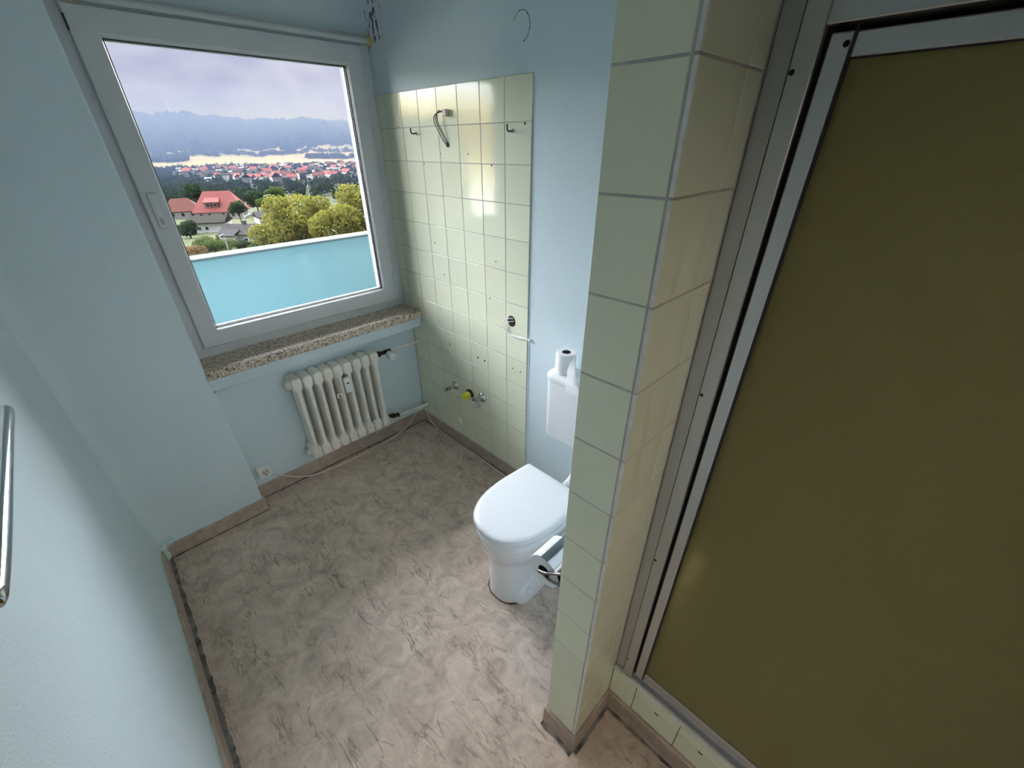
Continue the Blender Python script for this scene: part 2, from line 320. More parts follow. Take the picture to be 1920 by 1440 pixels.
# ------------------------------------------------------------------ mesh helpers
class MB:
    def __init__(s): s.v = []; s.f = []
    def add(s, vs, fs):
        o = len(s.v); s.v += [tuple(p) for p in vs]; s.f += [tuple(i+o for i in f) for f in fs]; return s
    def box(s, x0, x1, y0, y1, z0, z1, bev=0, seg=1):
        if not bev:
            return s.add([(x0,y0,z0),(x1,y0,z0),(x1,y1,z0),(x0,y1,z0),(x0,y0,z1),(x1,y0,z1),(x1,y1,z1),(x0,y1,z1)],
                         [(0,3,2,1),(4,5,6,7),(0,1,5,4),(1,2,6,5),(2,3,7,6),(3,0,4,7)])
        b = bmesh.new(); bmesh.ops.create_cube(b, size=1)
        for v in b.verts: v.co = ((x0+x1)/2+v.co.x*(x1-x0), (y0+y1)/2+v.co.y*(y1-y0), (z0+z1)/2+v.co.z*(z1-z0))
        bmesh.ops.bevel(b, geom=b.edges[:], offset=bev, segments=seg, profile=.5, affect='EDGES')
        b.verts.index_update(); s.add([v.co[:] for v in b.verts], [[v.index for v in f.verts] for f in b.faces]); b.free(); return s
    def loft(s, secs, cap=True, closed=True):
        n = len(secs[0]); vs = [p for c in secs for p in c]; fs = []
        for i in range(len(secs)-1):
            for j in range(n if closed else n-1):
                k = (j+1) % n; fs.append((i*n+j, i*n+k, (i+1)*n+k, (i+1)*n+j))
        if cap: fs += [tuple(range(n-1, -1, -1)), tuple((len(secs)-1)*n+j for j in range(n))]
        return s.add(vs, fs)
    def lathe(s, prof, o, axis, n=20, cap=True):
        a = Vector(axis).normalized(); t = a.orthogonal().normalized(); u = a.cross(t); o = Vector(o)
        return s.loft([[o + a*h + (t*math.cos(2*PI*j/n) + u*math.sin(2*PI*j/n))*max(r, 1e-5) for j in range(n)] for r, h in prof], cap)
    def cyl(s, p0, p1, r, n=16, r1=None):
        d = Vector(p1)-Vector(p0); return s.lathe([(r, 0), (r if r1 is None else r1, d.length)], p0, d, n)
    def tube(s, pts, r, n=8):
        P = [Vector(p) for p in pts]; secs = []; up = None
        for i, p in enumerate(P):
            d = (P[min(i+1, len(P)-1)] - P[max(i-1, 0)]).normalized()
            if up is None: up = d.orthogonal().normalized()
            up = (up - d*up.dot(d)); up = up.normalized() if up.length > 1e-6 else d.orthogonal().normalized()
            w = d.cross(up); rr = r[i] if isinstance(r, (list, tuple)) else r
            secs.append([p + (up*math.cos(2*PI*j/n) + w*math.sin(2*PI*j/n))*rr for j in range(n)])
        return s.loft(secs)
    def prism(s, poly, z0, z1):
        return s.loft([[(x, y, z0) for x, y in poly], [(x, y, z1) for x, y in poly]])
    def ring(s, x0, x1, z0, z1, prof):
        """mitred frame in the xz plane; prof = closed profile [(inset, y)]"""
        n = len(prof); vs = []; fs = []
        for cx, cz in ((0, 0), (1, 0), (1, 1), (0, 1)):
            for i, y in prof: vs.append((x1-i if cx else x0+i, y, z1-i if cz else z0+i))
        for c in range(4):
            for j in range(n):
                k = (j+1) % n; d = (c+1) % 4; fs.append((c*n+j, d*n+j, d*n+k, c*n+k))
        return s.add(vs, fs)
def smooth_pts(pts, n=6):
    P = [Vector(p) for p in pts]; P = [P[0]] + P + [P[-1]]; o = []
    for i in range(1, len(P)-2):
        for k in range(n):
            t = k/n; a, b, c, d = P[i-1:i+3]
            o.append(.5*((2*b) + (c-a)*t + (2*a-5*b+4*c-d)*t*t + (3*b-a-3*c+d)*t**3))
    o.append(P[-2]); return o
def superell(cx, cy, hx, hy, z, n=24, e=2.5):
    o = []
    for j in range(n):
        t = 2*PI*j/n; c, s_ = math.cos(t), math.sin(t)
        o.append((cx + hx*math.copysign(abs(c)**(2/e), c), cy + hy*math.copysign(abs(s_)**(2/e), s_), z))
    return o
LOC = {}
def link(name, me, material, parent=None, smooth=0):
    o = bpy.data.objects.new(name, me); COL.objects.link(o)
    if material is not None and not me.materials: me.materials.append(material)
    if smooth:
        me.polygons.foreach_set('use_smooth', [True]*len(me.polygons))
        if smooth < 180: me.set_sharp_from_angle(angle=math.radians(smooth))
    if parent is not None: o.parent = parent
    return o
def mesh(name, mb):
    me = bpy.data.meshes.new(name); me.from_pydata(mb.v, [], mb.f); me.update()
    b = bmesh.new(); b.from_mesh(me); bmesh.ops.recalc_face_normals(b, faces=b.faces[:]); b.to_mesh(me); b.free(); return me
def wloc(o):
    v = Vector(o.location); p = o.parent
    while p: v = v + p.location; p = p.parent
    return v
def obj(name, mb, material, parent=None, smooth=0):
    """a part built in world coordinates"""
    if parent is not None:
        d = wloc(parent); mb.v = [(x-d.x, y-d.y, z-d.z) for x, y, z in mb.v]
    return link(name, mesh(name, mb), material, parent, smooth)
def tag(o, label, cat=None, group=None, kind=None):
    o['label'] = label
    if cat: o['category'] = cat
    if group: o['group'] = group
    if kind: o['kind'] = kind
    return o
def thing(name, label, cat, loc, group=None, kind=None):
    o = bpy.data.objects.new(name, None); COL.objects.link(o); o.location = loc; o.empty_display_size = .05
    return tag(o, label, cat, group, kind)

XR, XP, XD = 1.465, .592, .804         # right wall, partition end, shower front
YW, YN, YF = 2.28, 2.40, 2.475         # window pier, niche back, window frame
HC = 2.56                              # ceiling
XS = .222                              # left end of the window recess
# ------------------------------------------------------------------ setting: shell
tag(obj('floor', MB().box(-1.8, 2.5, -3.0, 2.75, -.12, 0), M['lino']), 'worn beige marbled lino floor of the bathroom', 'floor', kind='structure')
tag(obj('ceiling', MB().box(-1.8, 2.5, -3.0, 2.75, HC, HC+.15), M['paint_white']), 'plain ceiling above the bathroom', 'ceiling', kind='structure')
LW = lambda y: -.272 - (2.28-y)*.0213
def left_wall():
    # slanting wall with a soft plastered inner corner towards the window pier
    r = .07; pts = [(LW(-.95), -.95)]; cx, cy = LW(2.28)+r, 2.28-r
    for k in range(11):
        a = PI + k/10*(-PI/2); pts.append((cx + r*math.cos(a), cy + r*math.sin(a)))
    pts += [(cx, 2.4), (-.5, 2.4), (-.5, -.95)]
    return MB().prism(pts, -.1, HC)
tag(obj('wall_left', left_wall(), M['paint_left'], smooth=35), 'pale aqua painted wall on the left, lit by the window', 'wall', kind='structure')
def window_wall():
    m = MB(); r = .012
    poly = [(-.45, YW)]
    for k in range(5):
        a = -PI/2 + k/4*PI/2; poly.append((XS-r + r*math.cos(a), YW+r + r*math.sin(a)))
    poly += [(XS, 2.62), (-.45, 2.62)]
    m.prism(poly, .80, HC)                                         # pier beside the window
    poly2 = [(x+.012 if x > 0 else x, y) for x, y in poly]
    m.prism(poly2, -.1, .80)
    m.box(XS-.01, XR+.05, YF+.004, 2.62, 2.30, HC)                 # shutter box above the window
    return m
tag(obj('wall_window', window_wall(), M['paint'], smooth=35), 'aqua painted wall pier left of the window', 'wall', kind='structure')
tag(obj('wall_niche', MB().box(XS-.01, XR+.05, YN, 2.70, -.1, .798), M['paint']), 'aqua back wall of the radiator niche', 'wall', kind='structure')
prof = [(2.292, .868), (2.292, .81), (2.296, .802), (2.304, .798), (2.5, .798), (2.5, .868)]
tag(obj('trim_3', MB().loft([[(XS-.002, y, z) for y, z in prof], [(XR, y, z) for y, z in prof]]), M['paint'], smooth=35), 'aqua painted strip directly under the terrazzo sill', 'trim', kind='structure')
ow = MB().box(-.6, .33, 2.62, 2.75, -.6, HC).box(1.425, 4.5, 2.62, 2.75, -.6, HC+.4).box(.33, 1.425, 2.62, 2.75, 2.237, HC).box(-3.5, -.6, 2.62, 2.75, -.6, HC+.4)
ow.box(.33, 1.425, 2.53, 2.75, .80, .955)
tag(obj('wall_outside', ow, M['facade']), 'white rendered outer wall around the window opening', 'wall', kind='structure')

wall_right = tag(obj('wall_right', MB().box(XR+.002, XR+.3, .39, 2.75, -.1, HC), M['paint_right']), 'aqua wall behind the toilet with a tiled washbasin panel', 'wall', kind='structure')
# ---- tiles
P = .152
TILE = {}
def tile_mesh(w, h, t=.0075):
    """tile in the yz plane, glazed face at x = 0 looking to -x"""
    k = (round(w, 4), round(h, 4))
    if k not in TILE:
        b = .0012; y, z = w/2, h/2
        o = [(-b if 0 else 0.0, 0, 0)]
        vs = [(0, -y+b, -z+b), (0, y-b, -z+b), (0, y-b, z-b), (0, -y+b, z-b),
              (b*.8, -y, -z), (b*.8, y, -z), (b*.8, y, z), (b*.8, -y, z),
              (t, -y, -z), (t, y, -z), (t, y, z), (t, -y, z)]
        fs = [(3, 2, 1, 0)] + [(i, (i+1) % 4, 4+(i+1) % 4, 4+i) for i in range(4)] + [(4+i, 4+(i+1) % 4, 8+(i+1) % 4, 8+i) for i in range(4)] + [(8, 9, 10, 11)]
        me = mesh('tile', MB().add(vs, fs)); me.materials.append(M['tile']); TILE[k] = me
    return TILE[k]
def tile(parent, loc, w, h, rz=0, jit=.0025):
    o = link('tile', tile_mesh(w, h), None, parent); o.location = Vector(loc) - wloc(parent)
    o.rotation_euler = (0, random.uniform(-jit, jit), rz + random.uniform(-jit, jit)); return o
YT, ZT = 1.326, 2.066
XT = XR - .004                                                    # tile face
obj('grout_bed', MB().box(XT+.0012, XR+.01, YT+.001, 2.48, .90, ZT-.001).box(XT+.0012, XR+.01, YT+.001, 2.402, .04, .90), M['grout'], wall_right)
HOLE_Y, HOLE_Z, HOLE_R = 1.439, 1.059, .029
def holed_tile(yc, zc, w, h):
    t = .0075; n = 32; ou, inn = [], []
    for j in range(n):
        a = 2*PI*j/n; c, s_ = math.cos(a), math.sin(a)
        k = 1/max(abs(c), abs(s_)); ou.append((c*k*w/2, s_*k*h/2)); inn.append((HOLE_Y-yc + c*HOLE_R, HOLE_Z-zc + s_*HOLE_R*1.04))
    vs = [(0, y, z) for y, z in ou] + [(0, y, z) for y, z in inn] + [(t, y, z) for y, z in inn] + [(t, y, z) for y, z in ou]
    fs = []
    for j in range(n):
        k = (j+1) % n
        for q in range(3): fs.append((q*n+j, q*n+k, (q+1)*n+k, (q+1)*n+j))
    return MB().add([(x+XT, y+yc, z+zc) for x, y, z in vs], fs)
for c in range(8):
    y0 = YT + c*P; y1 = min(y0+P, 2.474)
    for r in range(14):
        z1 = ZT - r*P; z0 = max(z1-P, .055); yy1 = min(y1, 2.398) if z1 < .95 else y1
        if yy1 - y0 < .012: continue
        w, h = yy1-y0-.003, z1-z0-.003
        if h < .02: continue
        if (c, r) == (0, 6): obj('tile', holed_tile((y0+yy1)/2, (z0+z1)/2, w, h), M['tile'], wall_right); continue
        tile(wall_right, (XT, (y0+yy1)/2, (z0+z1)/2), w, h)
obj('cable_hole', MB().lathe([(.0285, 0), (.0285, .004), (.024, .0045)], (XT+.0048, HOLE_Y, HOLE_Z), (-1, 0, 0), 24), M['hole_brown'], wall_right)
ring = MB(); 
for k in range(28):
    a0, a1 = math.radians(-75+k*8.2), math.radians(-75+(k+1)*8.2)
    f = lambda a, rr: (XR+.0012, 2*0+1.393 - math.cos(a)*rr*.95, 2.204 + math.sin(a)*rr)
    th = .0012 if k % 7 else .0022
    ring.add([f(a0, .045-th), f(a1, .045-th), f(a1, .045+th), f(a0, .045+th)], [(0, 1, 2, 3)])
obj('ring_mark', ring, M['sealant'], wall_right)
for (y, z, r) in ((1.363, 1.907, .0045), (2.28, 1.918, .003), (2.077, 1.753, .0035), (1.93, 1.80, .003), (1.72, 1.80, .0035), (1.563, 1.757, .004),
                  (1.548, 1.342, .0035), (2.047, 1.365, .0035), (1.60, 1.145, .004), (1.985, 1.20, .004), (1.985, .763, .0055), (1.72, .758, .006), (1.659, .758, .006), (1.431, .79, .004), (1.371, .789, .004), (2.13, .975, .003), (2.05, .97, .003)):
    obj('drill_hole', MB().lathe([(r, 0), (r, .0008)], (XT+.0002, y, z), (-1, 0, 0), 10), M['hole'], wall_right)

# ---- partition between toilet and shower
part = tag(obj('wall_partition', MB().box(XP+.0075, XR+.02, .2876, .4007, -.1, HC), M['paint']), 'narrow tiled partition end between toilet corner and shower', 'wall', kind='structure')
obj('grout_bed', MB().box(XP+.0009, XP+.02, .2875, .3995, .09, HC).box(XP+.002, XD+.03, .2796+.0009, .30, .09, HC), M['grout'], part)
ZJ = .2523
zs = [.098] + [ZJ + k*P for k in range(16)]
for a, b_ in zip(zs[:-1], zs[1:]):
    b_ = min(b_, HC)
    h = b_-a-.0035; zc = (a+b_)/2
    if h < .02: continue
    tile(part, (XP, .3455, zc), .109, h, 0, .002)                         # end face
    tile(part, (XP+.0765, .2796, zc), .150, h, PI/2, .002)                 # face towards the shower
    tile(part, (XP+.1825, .2796, zc), .057, h, PI/2, .002)
    obj('tile_edge', MB().box(XP-.0004, XP+.004, .2798, .2868, zc-h/2, zc+h/2, .0006), M['tile_edge'], part)

# ---- shower kerb with tiles
kerb = tag(obj('trim_1', MB().box(XD+.0022, .93, -.62, .281, -.05, .256), M['sealant']), 'low tiled kerb under the olive shower door', 'trim', kind='structure')
yj = [.2795, .187, .030, -.124, -.278, -.432, -.586]
for i in range(len(yj)-1):
    a, b_ = yj[i+1], yj[i]
    if i == 0:
        tile(kerb, (XD, (a+b_)/2, .169), b_-a-.003, .147); continue
    tile(kerb, (XD+.0006, (a+b_)/2, .145), b_-a-.003, .096); tile(kerb, (XD, (a+b_)/2, .2205), b_-a-.002, .047)
for yc in (.105, -.045): obj('chip', MB().box(XD-.0006, XD+.003, yc-.007, yc+.006, .1905, .1965, .001), M['hole'], kerb)
obj('edge_strip', MB().box(XD-.001, XD+.018, -.62, .2795, .2452, .259, .002), M['tile_edge'], kerb)

# ---- rest of the room, behind and beside the camera
tag(obj('wall_back', MB().box(-.6, -.22, -.95, -.85, -.1, HC).box(.62, 1.0, -.95, -.85, -.1, HC).box(-.22, .62, -.95, -.85, 2.02, HC), M['paint']), 'aqua wall with the doorway behind the photographer', 'wall', kind='structure')
tag(obj('wall_added_hallway', MB().box(-1.7, 2.4, -3.0, -2.9, -.1, HC).box(-1.8, -1.7, -3.0, -.95, -.1, HC).box(2.4, 2.5, -3.0, -.95, -.1, HC).box(-1.8, -.6, -1.05, -.95, -.1, HC).box(1.0, 2.5, -1.05, -.95, -.1, HC), M['hall']), 'unseen dark hallway walls added beyond the doorway to cut bounce light', 'wall', kind='structure')  # added dark box: swallows bounce light and keeps the sky from leaking in
tag(obj('wall_near', MB().box(XD, XD+.2, -1.0, -.62, -.1, HC), M['paint']), 'aqua wall continuing past the shower towards the door', 'wall', kind='structure')
for nm, b_, lb in (('wall_shower_side', (XR+.03, XR+.3, -.85, .2765, -.1, HC), 'far'), ('wall_shower_near', (XD+.2, XR+.03, -.85, -.62, -.1, HC), 'near'), ('wall_shower_partition', (XD+.16, XR+.03, .2765, .2865, .256, HC), 'partition'), ('wall_shower_header', (XD, XD+.10, -.62, .2795, 2.06, HC), 'front')):
    tag(obj(nm, MB().box(*b_), M['shower_tiles']), 'green tiled %s wall of the shower behind the olive pane' % lb, 'wall', kind='structure')

# ---- unseen warm fill lamp added in the hallway, shining in through the doorway
hl = thing('added_fill_lamp', 'unseen fill lamp added on the hallway ceiling beyond the doorway', 'lamp', (.2, -1.9, HC))
obj('globe', MB().lathe([(.03, .0), (.10, .03), (.14, .09), (.15, .14), (.13, .20), (.08, .25), (.001, .27)], (.2, -1.9, HC-.03), (0, 0, -1), 20), M['globe'], hl, 180)
obj('ceiling_rose', MB().cyl((.2, -1.9, HC), (.2, -1.9, HC-.035), .06, 16), M['white'], hl, 40)
ld = bpy.data.lights.new('fill_bulb', 'POINT'); ld.energy = 7; ld.color = (1.0, .88, .74); ld.shadow_soft_size = .16
lo = bpy.data.objects.new('fill_bulb', ld); COL.objects.link(lo); lo.parent = hl; lo.location = (0, 0, -.34)

# ---- skirting
def skirt(name, p0, p1, h, t, label, nrm, seal=.010):
    """strip from p0 to p1 (floor points on the wall face), nrm = direction into the room"""
    p0 = Vector((*p0, 0)); p1 = Vector((*p1, 0)); n = Vector((*nrm, 0)).normalized()
    d = (p1-p0); k = max(2, int(d.length/.04)); secs = []
    for i in range(k+1):
        q = p0 + d*i/k; hh = h + random.uniform(-.003, .003); tt = t
        prof = [(-.02, 0), (tt+.003, 0), (tt, .01), (tt, hh-.005), (tt-.004, hh), (-.02, hh)]
        secs.append([q + n*a + Vector((0, 0, z)) for a, z in prof])
    o = tag(obj(name, MB().loft(secs), M['lino_skirting']), label, 'skirting board', kind='structure')
    secs = []
    for i in range(k*2+1):
        q = p0 + d*i/(k*2); w = seal*random.uniform(.75, 1.2); z = random.uniform(.0012, .002)
        secs.append([q + n*(t-.002), q + n*(t-.002) + Vector((0, 0, z+.002)), q + n*(t+.003+w*.6) + Vector((0, 0, z)), q + n*(t+.003+w)])
    obj('sealant_bead', MB().loft(secs, closed=False, cap=False), M['sealant'], o)
    return o
skirt('baseboard_left', (LW(2.28), 2.28), (LW(-.85), -.85), .083, .013, 'brown lino skirting along the left wall', (1, 0), .016)
skirt('baseboard_window', (LW(2.28), YW), (XS+.017, YW), .078, .013, 'brown lino skirting below the window pier', (0, -1))
skirt('baseboard_reveal', (XS+.012, YW), (XS+.012, YN), .078, .010, 'short skirting return at the niche corner', (1, 0), .004)
skirt('baseboard_niche', (XS+.012, YN), (XR, YN), .088, .012, 'brown lino skirting along the radiator niche', (0, -1))
skirt('baseboard_right', (XR, YN), (XR, .40), .085, .012, 'brown lino skirting below the green tile panel', (-1, 0))
skirt('baseboard_partition', (XP, .409), (XP, .271), .094, .009, 'brown skirting around the end of the partition', (-1, 0), .016)
skirt('baseboard_nook', (XP-.0082, .2796), (XD, .2796), .094, .009, 'brown skirting in the nook beside the shower kerb', (0, -1), .012)
skirt('baseboard_kerb', (XD, .2796), (XD, -.62), .092, .010, 'dark brown skirting along the shower kerb', (-1, 0), .010)

# ------------------------------------------------------------------ window
win = thing('window_1', 'white plastic tilt window above the terrazzo sill', 'window', (.84, YF, .912), kind='structure')
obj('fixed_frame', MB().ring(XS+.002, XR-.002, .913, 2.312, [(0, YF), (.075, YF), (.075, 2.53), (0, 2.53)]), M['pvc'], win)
SX0, SX1, SZ0, SZ1 = .278, 1.405, .963, 2.266
YS = 2.453
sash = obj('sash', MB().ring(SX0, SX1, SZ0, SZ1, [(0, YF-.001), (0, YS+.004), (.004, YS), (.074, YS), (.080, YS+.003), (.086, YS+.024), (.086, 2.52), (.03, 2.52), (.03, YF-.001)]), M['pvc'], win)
gi = .086
obj('gasket', MB().ring(SX0+gi-.001, SX1-gi+.001, SZ0+gi-.001, SZ1-gi+.001, [(0, YS+.0235), (.004, YS+.026), (.004, YS+.036), (0, YS+.036)]), M['gasket'], sash)
obj('spacer', MB().ring(SX0+gi, SX1-gi, SZ0+gi, SZ1-gi, [(0, YS+.041), (.006, YS+.041), (.006, YS+.056), (0, YS+.056)]), M['white'], sash)
obj('glass_pane', MB().box(SX0+gi-.004, SX1-gi+.004, YS+.036, YS+.040, SZ0+gi-.004, SZ1-gi+.004), M['glass'], win)
# removed handle: a shallow plate with the socket
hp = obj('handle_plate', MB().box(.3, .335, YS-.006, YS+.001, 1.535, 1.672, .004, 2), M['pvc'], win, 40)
obj('handle_socket', MB().box(.311, .324, YS-.0075, YS-.005, 1.548, 1.575, .001), M['grey'], hp)
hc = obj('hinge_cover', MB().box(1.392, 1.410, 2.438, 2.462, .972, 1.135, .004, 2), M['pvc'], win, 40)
obj('hinge_pin', MB().cyl((1.401, 2.446, .962), (1.401, 2.446, .973), .005, 10), M['grey'], hc)
obj('latch', MB().box(SX0-.003, SX0+.002, YS+.002, YS+.016, 2.19, 2.235, .001), M['gasket'], win)
# sill
prof = [(2.49, .868), (2.277, .868), (2.272, .872), (2.271, .882), (2.271, .900), (2.273, .908), (2.280, .913), (2.49, .9135)]
tag(obj('trim_2', MB().loft([[(XS-.001, y, z) for y, z in prof], [(XR-.005, y, z) for y, z in prof]]), M['terrazzo'], smooth=30), 'brown speckled terrazzo window sill', 'window sill', kind='structure')
# curtain rod at the top of the window
rod = thing('curtain_rod', 'grey-white curtain rod with yellow wooden end knobs above the window', 'curtain rod', (.86, 2.425, 2.283))
obj('rod', MB().cyl((.318, 2.425, 2.283), (1.428, 2.425, 2.283), .013, 16), M['rod'], rod, 60)
for x0, d in ((1.428, 1), (.318, -1)):
    obj('end_knob', MB().lathe([(.013, 0), (.019, .002), (.021, .008), (.019, .016), (.012, .020), (.001, .021)], (x0, 2.425, 2.283), (d, 0, 0), 18), M['wood'], rod, 50)
for x in (.40, 1.36): obj('bracket', MB().cyl((x, 2.425, 2.283), (x, YF+.01, 2.292), .005, 8), M['rod'], rod)

# ------------------------------------------------------------------ radiator niche
rad = thing('radiator', 'cream cast-iron column radiator in the niche below the window', 'radiator', (.845, 2.335, .0))
def section_mb(x):
    m = MB(); yc = 2.335
    def sec(z, hx, hy, e=3.2): return superell(x, yc, hx, hy, z, 20, e)
    m.loft([sec(.163, .006, .03), sec(.165, .017, .044), sec(.171, .0245, .050, 4), sec(.181, .0292, .053, 5), sec(.198, .0300, .0535, 5), sec(.232, .0300, .0535, 5), sec(.240, .0285, .0535, 4.5), sec(.247, .0225, .053, 4), sec(.256, .0168, .052),
            sec(.45, .0162, .052), sec(.644, .0168, .052), sec(.653, .0225, .053, 4), sec(.659, .0285, .0535, 4.5), sec(.667, .0300, .0535, 5), sec(.706, .0302, .0535, 5), sec(.716, .0285, .0525, 5), sec(.723, .0245, .050, 4.5), sec(.728, .017, .044), sec(.730, .006, .030)])
    return m
for k in range(9):
    x = .6015 + k*.0607
    o = obj('section', section_mb(x), M['enamel'], rad, 28)
    if k < 8:
        for z in (.685, .213): obj('nipple', MB().cyl((x+.02, 2.335, z), (x+.042, 2.335, z), .026, 14), M['enamel'], o, 50)
for z in (.685, .213):
    obj('plug', MB().lathe([(.024, 0), (.024, .012), (.019, .014), (.019, .022), (.015, .026), (.001, .026)], (.575, 2.325, z), (-1, 0, 0), 16), M['enamel'], rad, 40)
for x in (.694, .997): obj('bracket', MB().cyl((x, 2.41, .17), (x, 2.29, .172), .009, 10), M['enamel'], rad, 50)
cl = obj('clamp', MB().box(.797, .833, 2.276, 2.284, .520, .548, .004, 2), M['enamel'], rad, 40); cl['label'] = 'old empty meter clamp with bare screw'
obj('clamp_screw', MB().cyl((.815, 2.277, .534), (.815, 2.272, .534), .006, 10), M['brass_dark'], cl)
meter = thing('heat_meter', 'white heat meter clipped on the radiator front', 'heat meter', (.874, 2.274, .60))
obj('casing', MB().box(.856, .892, 2.262, 2.284, .541, .640, .005, 2), M['white'], meter, 40)
obj('display', MB().box(.868, .882, 2.2612, 2.263, .601, .609), M['gap'], meter)
obj('seal_button', MB().cyl((.872, 2.262, .557), (.872, 2.2605, .557), .003, 8), M['grey'], meter)
ts = thing('thermostat_valve', 'white thermostat head on a blackened valve right of the radiator', 'radiator valve', (1.175, 2.325, .685))
obj('valve_body', MB().cyl((1.115, 2.33, .688), (1.225, 2.33, .688), .013, 12).lathe([(.019, 0), (.019, .022)], (1.128, 2.33, .688), (1, 0, 0), 6).lathe([(.017, 0), (.015, .035)], (1.19, 2.33, .688), (0, -1, 0), 12), M['brass_dark'], ts, 40)
hd = obj('thermostat_head', MB().lathe([(.016, 0), (.022, .005), (.024, .02), (.024, .05), (.021, .055), (.001, .056)], (1.19, 2.297, .686), (.05, -1, -.18), 20), M['white'], ts, 40)
hv = Vector((.05, -1, -.18)).normalized(); hu = hv.orthogonal().normalized(); hw = hv.cross(hu)
for k in range(14):
    a = 2*PI*k/14; c = Vector((1.19, 2.297, .686)) + hv*.012 + (hu*math.cos(a) + hw*math.sin(a))*.0238
    obj('grip_rib', MB().cyl(c, c+hv*.028, .0022, 6), M['grey'], hd)
tag(obj('supply_pipe', MB().cyl((1.215, 2.33, .688), (XR-.002, 2.33, .681), .008, 12).lathe([(.012, 0), (.012, .004)], (XR-.006, 2.33, .681), (1, 0, 0), 12), M['enamel'], smooth=50), 'thin white heating pipe from thermostat valve to the tiles', 'pipe')
lv = thing('return_valve', 'blackened return valve at the radiator foot', 'radiator valve', (1.165, 2.33, .19))
obj('valve_body', MB().cyl((1.105, 2.33, .213), (1.155, 2.33, .205), .014, 10).cyl((1.15, 2.33, .205), (1.21, 2.33, .182), .013, 10), M['brass_dark'], lv, 40)
obj('valve_nut', MB().lathe([(.018, 0), (.018, .016)], (1.158, 2.33, .20), (1, 0, -.2), 6).lathe([(.012, 0), (.012, .03)], (1.19, 2.33, .19), (0, -.6, .6), 8), M['brass_dark'], lv)
tag(obj('return_pipe', MB().cyl((1.205, 2.33, .180), (XR-.002, 2.33, .168), .0115, 12), M['enamel'], smooth=50), 'thick white heating pipe low beside the skirting', 'pipe')

# socket + cables
sk = thing('power_socket', 'white surface-mounted socket low in the radiator niche', 'socket', (.305, YN, .19))
bx = obj('socket_box', MB().box(.268, .342, YN-.045, YN, .152, .228, .006, 2), M['white'], sk, 40)
obj('socket_rim', MB().lathe([(.027, 0), (.027, .004), (.022, .004), (.0205, -.006), (.001, -.006)], (.307, YN-.045, .190), (0, -1, 0), 22), M['white'], bx, 40)
obj('socket_well', MB().lathe([(.0205, 0), (.0205, .001)], (.307, YN-.0445, .190), (0, -1, 0), 20), M['cable'], bx)
for x in (.298, .316): obj('contact_hole', MB().cyl((x, YN-.0455, .190), (x, YN-.0475, .190), .0035, 8), M['gap'], bx)
obj('earth_clip', MB().box(.303, .311, YN-.0475, YN-.045, .170, .176), M['gap'], bx)
path = smooth_pts([(.328, 2.375, .158), (.350, 2.378, .128), (.40, 2.379, .09), (.46, 2.374, .045), (.55, 2.362, .008), (.65, 2.345, .006), (.76, 2.336, .006), (.98, 2.34, .006), (1.20, 2.365, .007), (1.31, 2.378, .04), (1.38, 2.380, .10), (1.415, 2.382, .140), (1.43, 2.380, .153), (1.442, 2.368, .135), (1.444, 2.32, .07), (1.442, 2.24, .012), (1.437, 2.08, .006), (1.436, 1.73, .006), (1.430, 1.48, .006), (1.436, 1.2, .006), (1.440, .95, .006), (1.44, .7, .006)], 6)
tag(obj('power_cable', MB().tube(path, .0042, 8), M['cable'], smooth=180), 'off-white power cable running along the skirting from the socket', 'cable')
pc = smooth_pts([(1.470, 1.425, 1.072), (1.450, 1.438, 1.078), (1.444, 1.468, 1.064), (1.447, 1.482, 1.035), (1.453, 1.476, 1.003), (1.454, 1.445, .984), (1.455, 1.40, .988), (1.456, 1.36, .992), (1.457, 1.310, .994), (1.460, 1.306, .985)], 6)
c1 = thing('hole_cable', 'thin white cable looping out of the wall hole', 'cable', (1.45, 1.44, 1.05))
obj('cable', MB().tube(pc, .0026, 8), M['white'], c1, 180)
pc2 = smooth_pts([(1.470, 1.418, 1.066), (1.452, 1.43, 1.062), (1.448, 1.462, 1.05), (1.452, 1.472, 1.02), (1.4555, 1.455, .993), (1.4565, 1.40, .983), (1.457, 1.34, .990), (1.459, 1.309, .992)], 6)
obj('cable', MB().tube(pc2, .0022, 8), M['white'], c1, 180)
obj('cable_clip', MB().box(1.452, 1.468, 1.302, 1.316, .986, 1.0, .003, 2), M['white'], c1, 40)
edge = smooth_pts([(1.4655, 1.3195, .985), (1.466, 1.320, .8), (1.466, 1.322, .5), (1.466, 1.323, .3), (1.466, 1.322, .09)], 6)
tag(obj('painted_cable', MB().tube(edge, .0032, 8), M['paint'], smooth=180), 'aqua painted-over cable down the right edge of the tile panel', 'cable')
wr = thing('lamp_wire', 'dark loose lamp wires hanging from the upper tiles', 'wire', (1.455, 1.86, 1.96))
obj('terminal_block', MB().box(1.438, 1.456, 1.838, 1.866, 1.948, 1.976, .003), M['terminal'], wr)
for dy, dz, dx in ((0, 0, 0), (.010, -.003, -.004), (-.006, .004, .004)):
    obj('strand', MB().tube(smooth_pts([(XT+.004, 1.868+dy*.3, 1.833), (1.452+dx, 1.870+dy, 1.85), (1.444+dx, 1.890+dy, 1.885), (1.437+dx, 1.915+dy, 1.93), (1.437+dx, 1.914+dy*.5, 1.957+dz), (1.441, 1.892, 1.968+dz), (1.445, 1.866, 1.966)], 6), .0019, 6), M['wire'], wr, 180)
obj('wall_outlet', MB().lathe([(.010, 0), (.009, .004)], (XT, 1.868, 1.836), (-1, 0, 0), 12), M['hole'], wr)
